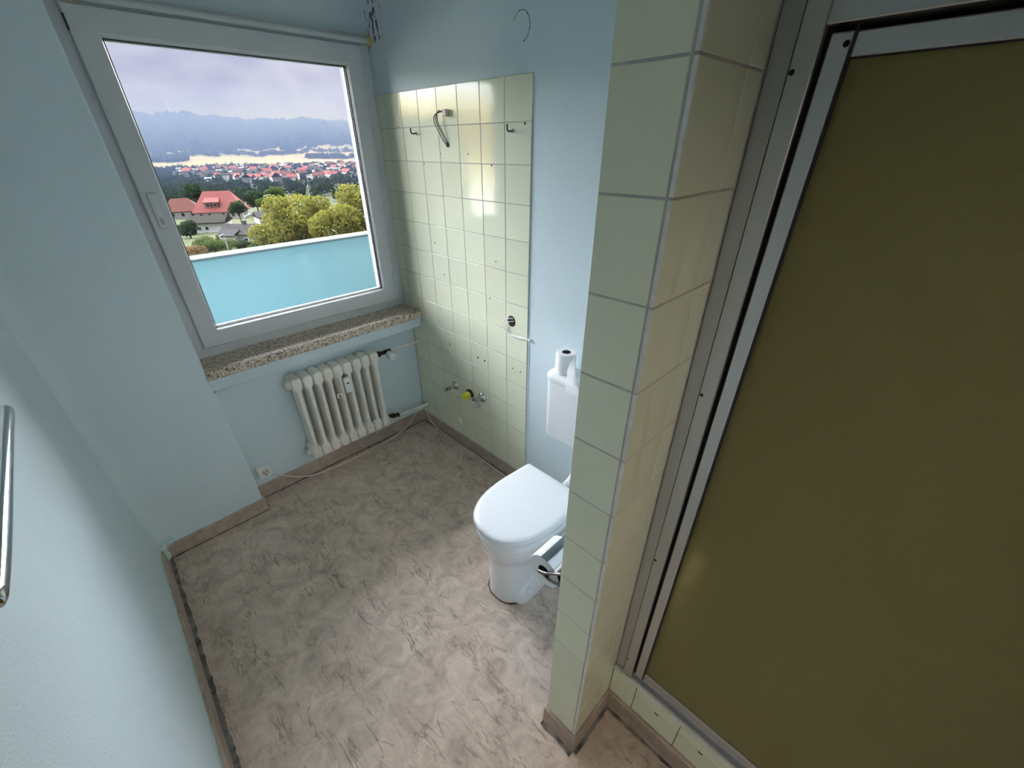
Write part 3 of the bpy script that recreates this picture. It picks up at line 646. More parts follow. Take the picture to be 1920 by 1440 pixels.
for y, z, lb in ((2.120, 1.888, 'black screw hook in the tiles nearest the window'), (1.430, 1.884, 'black screw hook in the tiles near the panel edge')):
    h = thing('wall_hook', lb, 'hook', (XT, y, z), 'screw hooks in the tile panel')
    obj('hook', MB().tube(smooth_pts([(XT+.003, y, z), (XT-.022, y, z-.002), (XT-.032, y, z+.002), (XT-.034, y, z+.012), (XT-.033, y, z+.022)], 5), .0034, 8), M['wire'], h, 180)
    obj('collar', MB().lathe([(.008, 0), (.006, .004)], (XT, y, z), (-1, 0, 0), 10), M['grey'], h)

# angle valves and waste outlet
def angle_valve(y, z, label, ay, az, handle):
    t = thing('angle_valve', label, 'angle valve', (XT, y, z), 'angle valves below the missing basin')
    obj('rosette', MB().lathe([(.031, 0), (.0305, .003), (.027, .008), (.019, .013), (.013, .015), (.012, .016)], (XT, y, z), (-1, 0, 0), 22), M['chrome'], t, 40)
    b = obj('valve_body', MB().cyl((XT-.004, y, z), (XT-.052, y, z), .0105, 14).lathe([(.013, 0), (.013, .018)], (XT-.030, y, z), (-1, 0, 0), 14), M['chrome'], t, 40)
    o = Vector((XT-.046, y, z)); d = Vector((-.25, ay, az)).normalized()
    obj('outlet', MB().lathe([(.008, 0), (.008, .022), (.0115, .023), (.0115, .042), (.008, .044), (.001, .044)], o, d, 14), M['chrome'], b, 40)
    obj('outlet_joint', MB().lathe([(.009, 0), (.009, .007)], o + d*.013, d, 12), M['brass_dark'], b)
    if handle: obj('handle', MB().lathe([(.008, 0), (.010, .010), (.026, .042), (.026, .046), (.001, .047)], o + Vector((.004, -.004, -.004)), (-.35, -.15, -1), 4), M['chrome'], t)
    return t
angle_valve(1.965, .470, 'small chrome angle valve without handle nearer the window', .35, -.22, False)
angle_valve(1.697, .492, 'chrome angle valve with triangular handle right of the yellow cap', .55, -.05, True)
wo = thing('waste_outlet', 'black waste seal with bright yellow cap between the chrome valves', 'pipe outlet', (XT, 1.812, .468))
obj('seal', MB().lathe([(.034, 0), (.034, .008), (.028, .012), (.024, .014)], (XT, 1.812, .468), (-1, 0, 0), 22), M['rubber'], wo, 40)
obj('cap', MB().lathe([(.0225, .008), (.0235, .012), (.0235, .05), (.0215, .053), (.017, .053), (.016, .044), (.001, .044)], (XT, 1.812, .468), (-1, 0, 0), 22), M['cap_yellow'], wo, 40)

# ------------------------------------------------------------------ toilet
toi = thing('toilet', 'white floor-standing toilet with closed lid beside the partition', 'toilet', (1.1, .905, 0))
YC = .912
def dshape(z, xf, xb, hw, yc=YC, n=28, e=2.5, xw=None):
    xw = xb - .17 if xw is None else xw; o = []
    for j in range(n+1):
        t = -PI/2 + PI*j/n; c, s_ = math.cos(t), math.sin(t)
        o.append((xw - (xw-xf)*abs(c)**(2/e), yc - hw*math.copysign(abs(s_)**(2/e), s_), z))
    o += [(xb-.012, yc-hw*.94, z), (xb, yc-hw*.90, z), (xb, yc+hw*.90, z), (xb-.012, yc+hw*.94, z)]
    return o
pan = MB().loft([dshape(.0, .803, 1.34, .104, .897, e=2.4, xw=.93), dshape(.012, .802, 1.34, .104, .897, e=2.4, xw=.93), dshape(.10, .812, 1.34, .098, .9, e=2.3, xw=.94),
                 dshape(.20, .818, 1.34, .102, .905, e=2.2, xw=.95), dshape(.245, .816, 1.34, .108, .908, e=2.2, xw=.96), dshape(.262, .806, 1.26, .130, YC, e=2.2, xw=.99), dshape(.30, .792, 1.24, .156, YC, xw=1.02),
                 dshape(.35, .780, 1.215, .172, YC, xw=1.04), dshape(.385, .775, 1.205, .180, YC, xw=1.05), dshape(.412, .774, 1.205, .182, YC, xw=1.05), dshape(.418, .778, 1.20, .178, YC, xw=1.05)])
pn = obj('pan', pan, M['ceramic'], toi, 40)
obj('bolt_foot', MB().loft([dshape(.0, .832, 1.34, .126, .897, e=2.6, xw=.91), dshape(.04, .838, 1.34, .123, .897, e=2.6, xw=.91), dshape(.065, .85, 1.34, .115, .897, e=2.5, xw=.93), dshape(.11, .90, 1.34, .098, .898, e=2.4, xw=.98)]), M['ceramic'], pn, 50)
for s_ in (-1, 1):
    obj('bolt_cap', MB().lathe([(.012, 0), (.012, .009), (.008, .014), (.001, .015)], (.908, .897+s_*.116, .058), (-.25, s_, .45), 14), M['white'], pn, 50)
obj('floor_sealant', MB().loft([dshape(.0, .798, 1.345, .112, .895, e=2.3, xw=.92), dshape(.003, .80, 1.345, .110, .895, e=2.3, xw=.92)]), M['rust'], pn)
obj('seat_ring', MB().loft([dshape(.419, .774, 1.225, .183), dshape(.421, .771, 1.226, .186), dshape(.434, .770, 1.226, .187), dshape(.436, .772, 1.225, .185)]), M['seat'], toi, 40)
obj('lid', MB().loft([dshape(.4375, .770, 1.226, .187), dshape(.4395, .767, 1.228, .189), dshape(.452, .766, 1.229, .189), dshape(.460, .769, 1.227, .186), dshape(.464, .776, 1.222, .180), dshape(.466, .800, 1.200, .160)]), M['seat'], toi, 60)
for d in (-.10, .05): obj('hinge', MB().cyl((1.235, YC+d, .43), (1.235, YC+d+.05, .43), .011, 12), M['white'], toi, 40)
obj('flush_pipe', MB().tube(smooth_pts([(1.40, YC, .60), (1.40, YC, .46), (1.395, YC, .40), (1.37, YC, .365), (1.32, YC, .355)], 5), .024, 14), M['white'], toi, 180)
cis = thing('toilet_cistern', 'white plastic wall cistern above the toilet', 'cistern', (1.40, YC, .58))
def rrect(x0, x1, y0, y1, z, r, n=5):
    o = []
    for cx, cy, a0 in ((x0+r, y0+r, PI), (x1-.004, y0+.004, 1.5*PI), (x1-.004, y1-.004, 0), (x0+r, y1-r, PI/2)):
        rr = r if cx == x0+r else .004
        for k in range(n): a = a0 + k/(n-1)*PI/2; o.append((cx+rr*math.cos(a), cy+rr*math.sin(a), z))
    return o
obj('tank', MB().loft([rrect(1.345, XR, .745, 1.080, .585, .02), rrect(1.337, XR, .738, 1.088, .60, .03), rrect(1.333, XR, .732, 1.094, .902, .04)]), M['white'], cis, 50)
obj('tank_lid', MB().loft([rrect(1.331, XR, .729, 1.097, .904, .042), rrect(1.329, XR, .727, 1.099, .910, .043), rrect(1.329, XR, .727, 1.099, .928, .043), rrect(1.334, XR, .732, 1.094, .936, .042), rrect(1.346, XR, .744, 1.082, .940, .036)]), M['white'], cis, 50)
def paper_roll(name, label, base, axis, length, R, group):
    t = thing(name, label, 'toilet roll', base, group)
    a = Vector(axis).normalized(); b = Vector(base)
    obj('paper', MB().lathe([(.0205, 0), (R-.002, 0), (R, .002), (R, length-.002), (R-.002, length), (.0205, length), (.0205, 0)], b, a, 28, False), M['paper'], t, 40)
    obj('core', MB().lathe([(.0215, .001), (.0195, .001), (.0195, length-.001), (.0215, length-.001), (.0215, .001)], b, a, 20, False), M['card'], t, 40)
    return t
# closed ring: paper and core are annular, so close the bore with the dark inner tube
r1 = paper_roll('toilet_roll', 'upright white toilet roll standing on the cistern lid', (1.400, 1.030, .9402), (0, 0, 1), .098, .046, 'toilet rolls')
obj('bore', MB().lathe([(.0193, .02), (.0193, .021)], (1.400, 1.030, .9402), (0, 0, 1), 16), M['hole'], r1)
sheet = MB(); secs = []
for k, (dx, dz) in enumerate(((-.012, 1.036), (-.030, 1.012), (-.045, .975), (-.062, .947), (-.074, .940), (-.0785, .925), (-.0800, .89))):
    x = 1.400+dx
    y0, y1 = 1.030-.045-k*.004, 1.030-.045-.062-k*.006
    if k < 3: y0 = 1.030-.044; y1 = y0 - .008 - k*.018
    secs.append([(x, y0, dz), (x-.0006, (y0+y1)/2, dz+.001), (x, y1, dz), (x+.0008, y1, dz), (x+.0003, (y0+y1)/2, dz+.0016), (x+.0008, y0, dz)])
obj('loose_sheet', MB().loft(secs), M['paper'], r1, 60)
RX, RY, RZ, RR = .604, .466, .800, .054
paper_roll('toilet_roll', 'white toilet roll hanging in the chrome holder behind the partition', (RX, RY, RZ), (1, 0, 0), .098, RR, 'toilet rolls')
tph = thing('toilet_roll_holder', 'chrome toilet roll holder with curved cover on the partition', 'toilet roll holder', (.66, .4007, .86))
secs = []
for k in range(15):
    a = math.radians(172 - k*6.6)
    r0, r2 = RR+.0035, RR+.0048
    secs.append([(RX-.004, RY + math.cos(a)*r0, RZ + math.sin(a)*r0), (RX+.112, RY + math.cos(a)*r0, RZ + math.sin(a)*r0), (RX+.112, RY + math.cos(a)*r2, RZ + math.sin(a)*r2), (RX-.004, RY + math.cos(a)*r2, RZ + math.sin(a)*r2)])
obj('cover', MB().loft(secs), M['chrome'], tph, 40)
obj('back_plate', MB().box(RX+.0, RX+.108, .4007, .4035, .785, .865, .001), M['chrome'], tph)
arm = MB().tube(smooth_pts([(RX-.006, .404, .852), (RX-.008, .425, .836), (RX-.009, .448, .816), (RX-.009, .466, .806), (RX-.008, .478, .800), (RX-.006, .478, .792), (RX-.004, .466, .794)], 5), .0042, 8)
arm.tube(smooth_pts([(RX-.004, .466, .794), (RX-.008, .450, .795), (RX-.009, .428, .800), (RX-.007, .404, .806)], 5), .0042, 8)
arm.cyl((RX-.006, .467, .799), (RX+.10, .467, .799), .0075, 12)
obj('arm', arm, M['chrome_dull'], tph, 60)

# chrome rail on the left wall, only its end in view
tr = thing('towel_rail', 'chrome towel rail on the left wall at the photo edge', 'towel rail', (-.29, 1.1, 1.32))
obj('rail', MB().tube(smooth_pts([(-.30, 1.355, 1.335), (-.275, 1.362, 1.335), (-.252, 1.357, 1.336), (-.243, 1.335, 1.337), (-.243, 1.20, 1.337), (-.243, .75, 1.337), (-.255, .70, 1.337), (-.31, .695, 1.337)], 6), .0115, 14), M['chrome'], tr, 180)
for y in (1.355, .695): obj('rosette', MB().lathe([(.024, 0), (.022, .006), (.013, .008)], (LW(y)-.001, y, 1.336), (1, 0, 0), 18), M['chrome'], tr, 40)

# ------------------------------------------------------------------ shower front
shf = thing('shower_enclosure', 'aluminium shower enclosure with olive frosted swing door', 'shower enclosure', (XD, -.2, .26))
ZB, ZH = .262, 2.065
jp = [(XD+.010, .279), (XD+.010, .2505), (XD+.014, .2495), (XD+.014, .2475), (XD+.003, .2465), (XD, .2455), (XD, .218), (XD+.002, .2165), (XD+.045, .2165), (XD+.045, .279)]
jb = obj('jamb', MB().prism(jp, ZB, ZH), M['alu'], shf)
for z in (1.919, 1.394, .87, .36):
    obj('screw', MB().lathe([(.004, 0), (.003, .0012), (.0005, .0015)], (XD+.0002, .2415, z), (-1, 0, 0), 10), M['hole_brown'], jb)
obj('jamb', MB().prism([(x, -.36-y) for x, y in jp], ZB, ZH), M['alu'], shf)
obj('header', MB().box(XD, XD+.045, -.577, .2165, 1.966, ZH, .0015), M['alu'], shf)
obj('threshold', MB().box(XD+.006, XD+.06, -.62, .2795, ZB-.004, .266, .001), M['alu'], shf)
obj('track', MB().box(XD+.019, XD+.06, -.62, .2795, .2655, .282, .002), M['alu'], shf)
obj('track_rib', MB().box(XD+.03, XD+.05, -.56, .2, .2815, .300, .001), M['alu_dark'], shf)
obj('seal_strip', MB().box(XD+.025, XD+.03, -.56, .2, .281, .291), M['gasket'], shf)
for y0, y1 in ((.2065, .2166), (-.57, -.555)): obj('slot', MB().box(XD+.016, XD+.04, y0, y1, .283, 1.9655), M['gap'], shf)
door = obj('door_leaf', MB().box(XD+.004, XD+.030, .181, .2078, .302, 1.957, .0018), M['alu'], shf)
obj('stile', MB().box(XD+.004, XD+.030, -.556, -.530, .302, 1.957, .0018), M['alu'], door)
obj('rail', MB().box(XD+.008, XD+.028, -.53, .182, 1.930, 1.9565, .0015), M['alu'], door)
obj('rail', MB().box(XD+.010, XD+.030, -.53, .182, .302, .335, .0015), M['alu'], door)
obj('lip', MB().box(XD+.0035, XD+.012, .1785, .1812, .302, 1.962), M['gasket'], door)
obj('lip', MB().box(XD+.009, XD+.013, -.53, .1785, 1.928, 1.930), M['gasket'], door)
obj('pane', MB().box(XD+.016, XD+.020, -.532, .184, .325, 1.935), M['olive'], door)
obj('corner_screw', MB().lathe([(.004, 0), (.003, .001)], (XD+.0038, .187, 1.944), (-1, 0, 0), 10), M['gap'], door)
# ------------------------------------------------------------------ balcony
par = tag(obj('wall_parapet', MB().box(-.55, 4.2, 3.80, 3.92, -.25, 1.128).box(-.67, -.55, 2.75, 3.92, -.25, 1.128), M['parapet']), 'turquoise balcony parapet outside the window', 'parapet', kind='structure')
obj('capping', MB().box(-.69, 4.2, 3.785, 3.935, 1.128, 1.1475, .004).box(-.69, -.535, 2.75, 3.785, 1.128, 1.1475, .004), M['parapet_cap'], par)
tag(obj('balcony_floor', MB().box(-.67, 4.2, 2.75, 3.92, -.4, -.25), M['facade']), 'pale balcony slab behind the parapet', 'balcony floor', kind='structure')

# ------------------------------------------------------------------ valley
RT = [20, 60, 100, 150, 220, 300, 600, 820, 900, 1200, 1500, 1700, 2000, 2500, 3000, 3200, 3600, 4200]
ZL_ = [-11, -13.2, -16.2, -21.4, -23.2, -25.5, -26.5, -26.2]
EL = [-1.72, -1.32, -.85, -.58, -.05, 1.05, 2.25, 2.42, 2.0, 1.4]; ER = [-1.78, -1.15, -.62, -.15, .45, 1.2, 1.80, 1.92, 1.6, 1.1]
def ground(r, az):
    k = np.clip((az-9)/19, -1.2, 2.5)
    zl = np.interp(r, RT, ZL_ + [EYE + a*0 + rr*math.tan(math.radians(a)) for a, rr in zip(EL, RT[8:])])
    zr = np.interp(r, RT, ZL_ + [EYE + rr*math.tan(math.radians(a)) for a, rr in zip(ER, RT[8:])])
    k = np.clip(k, -.6, 1.4)
    z = zl*(1-k) + zr*k
    w = np.clip((r-1000)/1500, 0, 1)
    return z + w*(7*np.sin(az*.55+1.2) + 4*np.sin(az*1.7) + 3*np.sin(az*3.1+r*.004)) + .25*np.sin(r*.21+az*2)*(r < 300)
def polar(az, r, z=None):
    a = math.radians(az)
    return Vector((r*math.sin(a), r*math.cos(a), float(ground(r, az)) if z is None else z))
def terrain():
    rs = np.concatenate([np.linspace(18, 300, 60), np.linspace(320, 1000, 40), np.linspace(1030, 4200, 90)]); az = np.linspace(-40, 80, 181)
    R, A = np.meshgrid(rs, az, indexing='ij'); Z = ground(R, A)
    X, Y = R*np.sin(np.radians(A)), R*np.cos(np.radians(A))
    v = np.stack([X, Y, Z], -1).reshape(-1, 3); n = len(az)
    i = (np.arange(len(rs)-1)[:, None]*n + np.arange(n-1)[None]).ravel()
    f = np.stack([i, i+n, i+n+1, i+1], -1)
    me = bpy.data.meshes.new('ground'); me.from_pydata(v.tolist(), [], f.tolist()); me.update(); return me
tag(link('ground', terrain(), M['terrain'], smooth=180), 'valley with fields rising to a long wooded ridge', 'landscape', kind='structure')

ICO = {}
def ico(sub):
    if sub not in ICO:
        b = bmesh.new(); bmesh.ops.create_icosphere(b, subdivisions=sub, radius=1); b.verts.index_update()
        ICO[sub] = (np.array([v.co[:] for v in b.verts]), np.array([[v.index for v in f.verts] for f in b.faces])); b.free()
    return ICO[sub]
def blobs(name, pts, sizes, material, sub, hz=.9, rough=.18):
    V, F = ico(sub); vs, fs = [], []; o = 0
    for p, s_ in zip(pts, sizes):
        k = 1 + RNG.normal(0, rough, len(V))[:, None]
        q = V*k*np.array([s_*RNG.uniform(.85, 1.2), s_*RNG.uniform(.85, 1.2), s_*hz*RNG.uniform(.8, 1.25)]) + np.array(p) + np.array([0, 0, s_*hz*.55])
        vs.append(q); fs.append(F+o); o += len(V)
    me = bpy.data.meshes.new(name); me.from_pydata(np.concatenate(vs).tolist(), [], np.concatenate(fs).tolist()); me.update()
    return link(name, me, material, smooth=180)
def scatter(n, az0, az1, r0, r1, keep=None):
    o = []
    while len(o) < n:
        r = math.sqrt(RNG.uniform(r0*r0, r1*r1)); a = RNG.uniform(az0, az1)
        if keep is None or keep(a, r): o.append(tuple(polar(a, r)))
    return o
def hill_edge(a): return 1740 + 70*math.sin(a*.8) + 50*math.sin(a*2.3+1) - max(0, 13-a)*22
fp = scatter(7000, -4, 44, 1560, 3260, lambda a, r: r > hill_edge(a))
tag(blobs('forest', fp, RNG.uniform(8, 15, len(fp)), M['forest'], 1, 1.0), 'dense dark forest covering the far ridge', 'forest', kind='stuff')
belt = scatter(420, -2, 42, 1430, 1560, lambda a, r: r > 1445+40*math.sin(a*.9) and RNG.random() < (1.0 if a < 24 else .6)) \
     + scatter(150, 4, 11.5, 1150, 1480) + scatter(110, 25, 40, 1100, 1250) + scatter(60, 22.5, 26, 1150, 1210)
def tufts(name, pts, sizes, material, n, leaf, hz=1.0):
    """tree crowns of loose leaf clusters on dark cores, one joined mesh"""
    pts = np.array(pts); sizes = np.array(sizes); k = len(pts)
    d = RNG.normal(size=(k, n, 3)); d /= np.linalg.norm(d, axis=2)[..., None]; d[..., 2] = np.abs(d[..., 2])*1.1 - .25
    lump = 1 + .25*np.sin(d[..., :1]*5 + pts[:, None, :1]) + .2*np.sin(d[..., 1:2]*6 + pts[:, None, 1:2])
    c = pts[:, None] + d*lump*sizes[:, None, None]*RNG.uniform(.75, 1.05, (k, n, 1))*np.array([1, 1, hz]) + np.array([0, 0, .6])*sizes[:, None, None]
    nrm = d + RNG.normal(0, .45, d.shape); nrm /= np.linalg.norm(nrm, axis=2)[..., None]
    t = np.cross(nrm, RNG.normal(size=d.shape)); t /= np.linalg.norm(t, axis=2)[..., None]; b = np.cross(nrm, t)
    s_ = (leaf*sizes)[:, None, None]*RNG.uniform(.6, 1.3, (k, n, 1))
    v = np.stack([c - t*s_, c - b*s_*.8, c + t*s_, c + b*s_*.8], 2).reshape(-1, 3)
    me = bpy.data.meshes.new(name); me.from_pydata(v.tolist(), [], np.arange(len(v)).reshape(-1, 4).tolist()); me.update()
    return link(name, me, material)
def gable_mb(L, D, hw, hr):
    h, d = L/2, D/2
    return MB().add([(-h,-d,-4),(h,-d,-4),(h,d,-4),(-h,d,-4),(-h,-d,hw),(h,-d,hw),(h,d,hw),(-h,d,hw),(-h,0,hw+hr),(h,0,hw+hr)],
                    [(0,3,2,1),(0,1,5,4),(2,3,7,6),(1,2,6,9,5),(3,0,4,8,7),(4,5,9,8),(7,8,9,6)])
def roof_mb(L, D, hw, hr, ov=.5, t=.28, hip=0.0, x0=0):
    h, d = L/2+ov, D/2+ov; e = hw - hr*ov/(D/2); hx = h - hip*(D/2)
    m = MB(); o = []
    for zz in (0.06, 0.06+t):
        o += [(x0-h, -d, e+zz), (x0+h, -d, e+zz), (x0+h, d, e+zz), (x0-h, d, e+zz), (x0-hx, 0, hw+hr+zz), (x0+hx, 0, hw+hr+zz)]
    f = [(0,1,5,4), (2,3,4,5), (1,2,5), (3,0,4)]
    fs = [tuple(reversed(q)) for q in f] + [tuple(i+6 for i in q) for q in f] + [(0,1,7,6),(1,2,8,7),(2,3,9,8),(3,0,6,9)]
    return m.add(o, fs)
def local(name, mb, material, parent, smooth=0):
    return link(name, mesh(name, mb), material, parent, smooth)
def house_window(root, x, y, z, w, h, face):
    """face '-y' or '+x' of the house"""
    if face == '-y': a = MB().box(x-w/2, x+w/2, y-.06, y+.05, z, z+h); b = MB().box(x-w/2+.12, x+w/2-.12, y-.08, y-.05, z+.12, z+h-.12)
    else: a = MB().box(x-.05, x+.06, y-w/2, y+w/2, z, z+h); b = MB().box(x+.05, x+.08, y-w/2+.12, y+w/2-.12, z+.12, z+h-.12)
    f = local('window', a, M['wall_white'], root); local('pane', b, M['pane_dark'], f)
def place(root, az, r, z, face_deg):
    root.location = polar(az, r, z); root.rotation_euler = (0, 0, math.radians(-az + face_deg))
belt_size = RNG.uniform(4, 7, len(belt))
tag(tufts('tree_belt', belt, belt_size, M['wood_far'], 60, .30), 'hedgerow trees between the distant fields', 'trees', kind='stuff')
tw = scatter(480, -2, 40, 760, 830) + scatter(780, 0, 40, 400, 770) + scatter(260, 0, 38, 270, 420) + scatter(160, 6, 13, 300, 560)
tag(tufts('town_trees', tw, RNG.uniform(2.4, 4.6, len(tw)), M['wood_far'], 110, .2, 1.1), 'round dark trees among the town houses', 'trees', kind='stuff')
# house with the red roof
h = thing('house', 'large white house with steep red roof and twin-window dormer', 'house', (0, 0, 0)); place(h, 12.85, 222, -23.4, -16)
local('walls', gable_mb(17.0, 10.5, 3.6, .1), M['wall_white'], h)
local('roof', roof_mb(17.0, 10.5, 3.5, 6.2, .8, .3, .85), M['roof_red'], h)
dm = local('dormer', MB().box(-4.2, .6, -4.7, -1.2, 4.5, 6.2), M['roof_red'], h); local('dormer_roof', MB().add([(-4.7,-5.0,6.2),(1.1,-5.0,6.2),(.6,.4,8.6),(-4.2,.4,8.6),(-4.7,-5.0,6.45),(1.1,-5.0,6.45),(.6,.4,8.85),(-4.2,.4,8.85)], [(3,2,1,0),(4,5,6,7),(0,1,5,4),(1,2,6,5),(2,3,7,6),(3,0,4,7)]), M['roof_red'], dm)
for x in (-3.2, -.6): house_window(h, x, -4.72, 4.7, 1.5, 1.35, '-y')
for x in (-6.5, -3.5, 1.5, 3.2, 4.9): house_window(h, x, -5.25, .9, 1.2, 1.5, '-y')
for y in (-2.6, 0, 2.6): house_window(h, 8.5, y, 1.0, 1.0, 1.6, '+x')
for y in (-3.6, -1.3, 1.3): local('beam', MB().box(8.5, 8.58, y-.12, y+.12, 0, 4.0), M['timber'], h)
# red-brown house at the left edge
h = thing('house', 'white bungalow with red-brown hipped roof beside the window frame', 'house', (0, 0, 0)); place(h, 9.45, 235, -23.6, -8)
local('walls', gable_mb(13, 9, 3.2, .1), M['wall_white'], h); local('roof', roof_mb(13, 9, 3.1, 3.9, .7, .3, .95), M['roof_dull'], h)
for x in (-3.5, 0, 3.4): house_window(h, x, -4.5, .9, 1.3, 1.5, '-y')
# white house with dark low roof
h = thing('house', 'long white house with low mossy dark roof and garage opening', 'house', (0, 0, 0)); place(h, 11.35, 178, -22.3, -17)
local('walls', gable_mb(10.6, 9.0, 3.2, 1.5), M['wall_white'], h); local('roof', roof_mb(10.6, 9.0, 3.2, 1.5, .5, .3), M['roof_flat'], h)
for x in (-2.0, 0): house_window(h, x, -4.5, 1.2, 1.0, 1.1, '-y')
local('garage_opening', MB().box(-4.6, -3.2, -4.56, -4.4, -.6, 2.4), M['pane_dark'], h)
# grey gabled house
h = thing('house', 'white house with weathered grey gabled roof and chimney', 'house', (0, 0, 0)); place(h, 14.15, 146, -21.6, -38)
local('walls', gable_mb(9.2, 6.6, 2.9, 1.9), M['wall_white'], h); local('roof', roof_mb(9.2, 6.6, 2.9, 1.9, .55, .22), M['roof_grey'], h)
local('chimney', MB().box(.6, 1.5, -.3, .5, 3.6, 6.0), M['timber'], h)
local('wing_walls', MB().box(-3.8, .6, -5.2, -3.0, -4, 2.6), M['wall_white'], h)
local('wing_roof', MB().add([(-4.3,-5.7,2.55),(1.0,-5.7,2.55),(1.0,-2.6,3.7),(-4.3,-2.6,3.7),(-4.3,-5.7,2.8),(1.0,-5.7,2.8),(1.0,-2.6,3.95),(-4.3,-2.6,3.95)], [(3,2,1,0),(4,5,6,7),(0,1,5,4),(1,2,6,5),(2,3,7,6),(3,0,4,7)]), M['roof_grey'], h)
for y in (-1.5, 1.1): house_window(h, 4.6, y, .9, 1.1, 1.4, '+x')
house_window(h, 2.8, -3.3, .7, 1.2, 1.2, '-y')
h = thing('shed', 'dark garden shed with brown roof before the grey-roofed house', 'shed', (0, 0, 0)); place(h, 13.25, 128, -21.6, -24)
local('walls', gable_mb(4.6, 3.0, 2.0, .1), M['shed'], h)
local('roof', MB().add([(-2.7,-1.9,1.95),(2.7,-1.9,1.95),(2.7,1.9,2.9),(-2.7,1.9,2.9),(-2.7,-1.9,2.1),(2.7,-1.9,2.1),(2.7,1.9,3.05),(-2.7,1.9,3.05)], [(3,2,1,0),(4,5,6,7),(0,1,5,4),(1,2,6,5),(2,3,7,6),(3,0,4,7)]), M['roof_brown'], h)
h = thing('house', 'low grey-roofed house half hidden behind the yellow trees', 'house', (0, 0, 0)); place(h, 17.3, 190, -22.6, 12)
local('walls', gable_mb(10, 8, 2.6, 1.2), M['wall_white'], h); local('roof', roof_mb(10, 8, 2.6, 1.4, .5, .25), M['roof_grey'], h)

# town houses: three kinds, copies share their meshes
KINDS = [('house', 'tiny white town house with red roof in the distant valley', 'red-roofed houses of the distant town', M['wall_white'], M['roof_red'], (10.5, 8.0, 5.2, 3.2)),
         ('house', 'tiny white town house with grey roof in the distant valley', 'grey-roofed houses of the distant town', M['wall_white'], M['roof_grey'], (11, 8.0, 5.4, 2.6)),
         ('house', 'tiny cream town house with dull red roof in the distant valley', 'dull-red-roofed houses of the distant town', M['wall_cream'], M['roof_dull'], (12.5, 8.5, 5.8, 3.4)),
         ('house', 'tiny flat white building in the distant valley', 'flat white buildings of the distant town', M['wall_white'], M['wall_white'], (16, 9, 4.5, .5))]
KM = []
for n_, lb, gp, wm, rm, (a, b_, c, d) in KINDS:
    w_ = mesh('town_walls', gable_mb(a, b_, c, d)); w_.materials.append(wm); r_ = mesh('town_roof', roof_mb(a, b_, c, d, .5, .3)); r_.materials.append(rm); KM.append((w_, r_))
placed = []
def town(n, az0, az1, r0, r1, weights):
    c = 0; tries = 0
    while c < n and tries < 4000:
        tries += 1
        r = RNG.uniform(r0, r1); a = RNG.uniform(az0, az1); p = polar(a, r)
        if any((p-q).length < 15 for q in placed): continue
        placed.append(p); c += 1
        k = int(RNG.choice(4, p=weights)); n_, lb, gp = KINDS[k][:3]
        o = link(n_, KM[k][0], None); o.location = p + Vector((0, 0, 2.2)); o.rotation_euler = (0, 0, math.radians(-a + RNG.choice([-35, 20, 60, 100, -10]))); o.scale = (s_ := RNG.uniform(.55, .82), s_, s_)
        tag(o, lb, 'house', gp); link('roof', KM[k][1], None, o)
town(46, 10.5, 19.5, 470, 760, [.22, .42, .16, .20]); town(52, 19.0, 31, 430, 760, [.40, .28, .22, .10]); town(14, 14, 26, 740, 790, [.05, .35, .1, .5]); town(10, 15, 19, 430, 520, [.6, .1, .3, 0])
mast = thing('radio_mast', 'thin radio mast on top of the wooded ridge', 'mast', polar(11.3, 3150)); zt = wloc(mast)
obj('lattice', MB().cyl(zt + Vector((0, 0, -5)), zt + Vector((0, 0, 62)), 2.0, 6, .8), M['grey'], mast)

# foliage from single leaves
def leaf_cloud(name, lobes, n, size, material, parent=None, squash=.8):
    """lobes: (x, y, z, r) in local coordinates"""
    L = np.array(lobes); w = L[:, 3]**2; idx = RNG.choice(len(L), n, p=w/w.sum())
    d = RNG.normal(size=(n, 3)); d /= np.linalg.norm(d, axis=1)[:, None]
    rad = L[idx, 3]*RNG.uniform(.55, 1.05, n)**.6
    c = L[idx, :3] + d*rad[:, None]*np.array([1, 1, squash])
    nrm = d + RNG.normal(0, .55, (n, 3)); nrm /= np.linalg.norm(nrm, axis=1)[:, None]
    t = np.cross(nrm, RNG.normal(size=(n, 3))); t /= np.linalg.norm(t, axis=1)[:, None]; b = np.cross(nrm, t)
    s_ = size*RNG.uniform(.6, 1.3, n)[:, None]
    v = np.stack([c - t*s_, c - b*s_*.5 + nrm*s_*.12, c + t*s_, c + b*s_*.5 + nrm*s_*.12], 1).reshape(-1, 3)
    f = np.arange(n*4).reshape(-1, 4)
    me = bpy.data.meshes.new(name); me.from_pydata(v.tolist(), [], f.tolist()); me.update(); me.materials.append(material)
    o = link(name, me, None, parent); o['kind'] = 'stuff'; return o
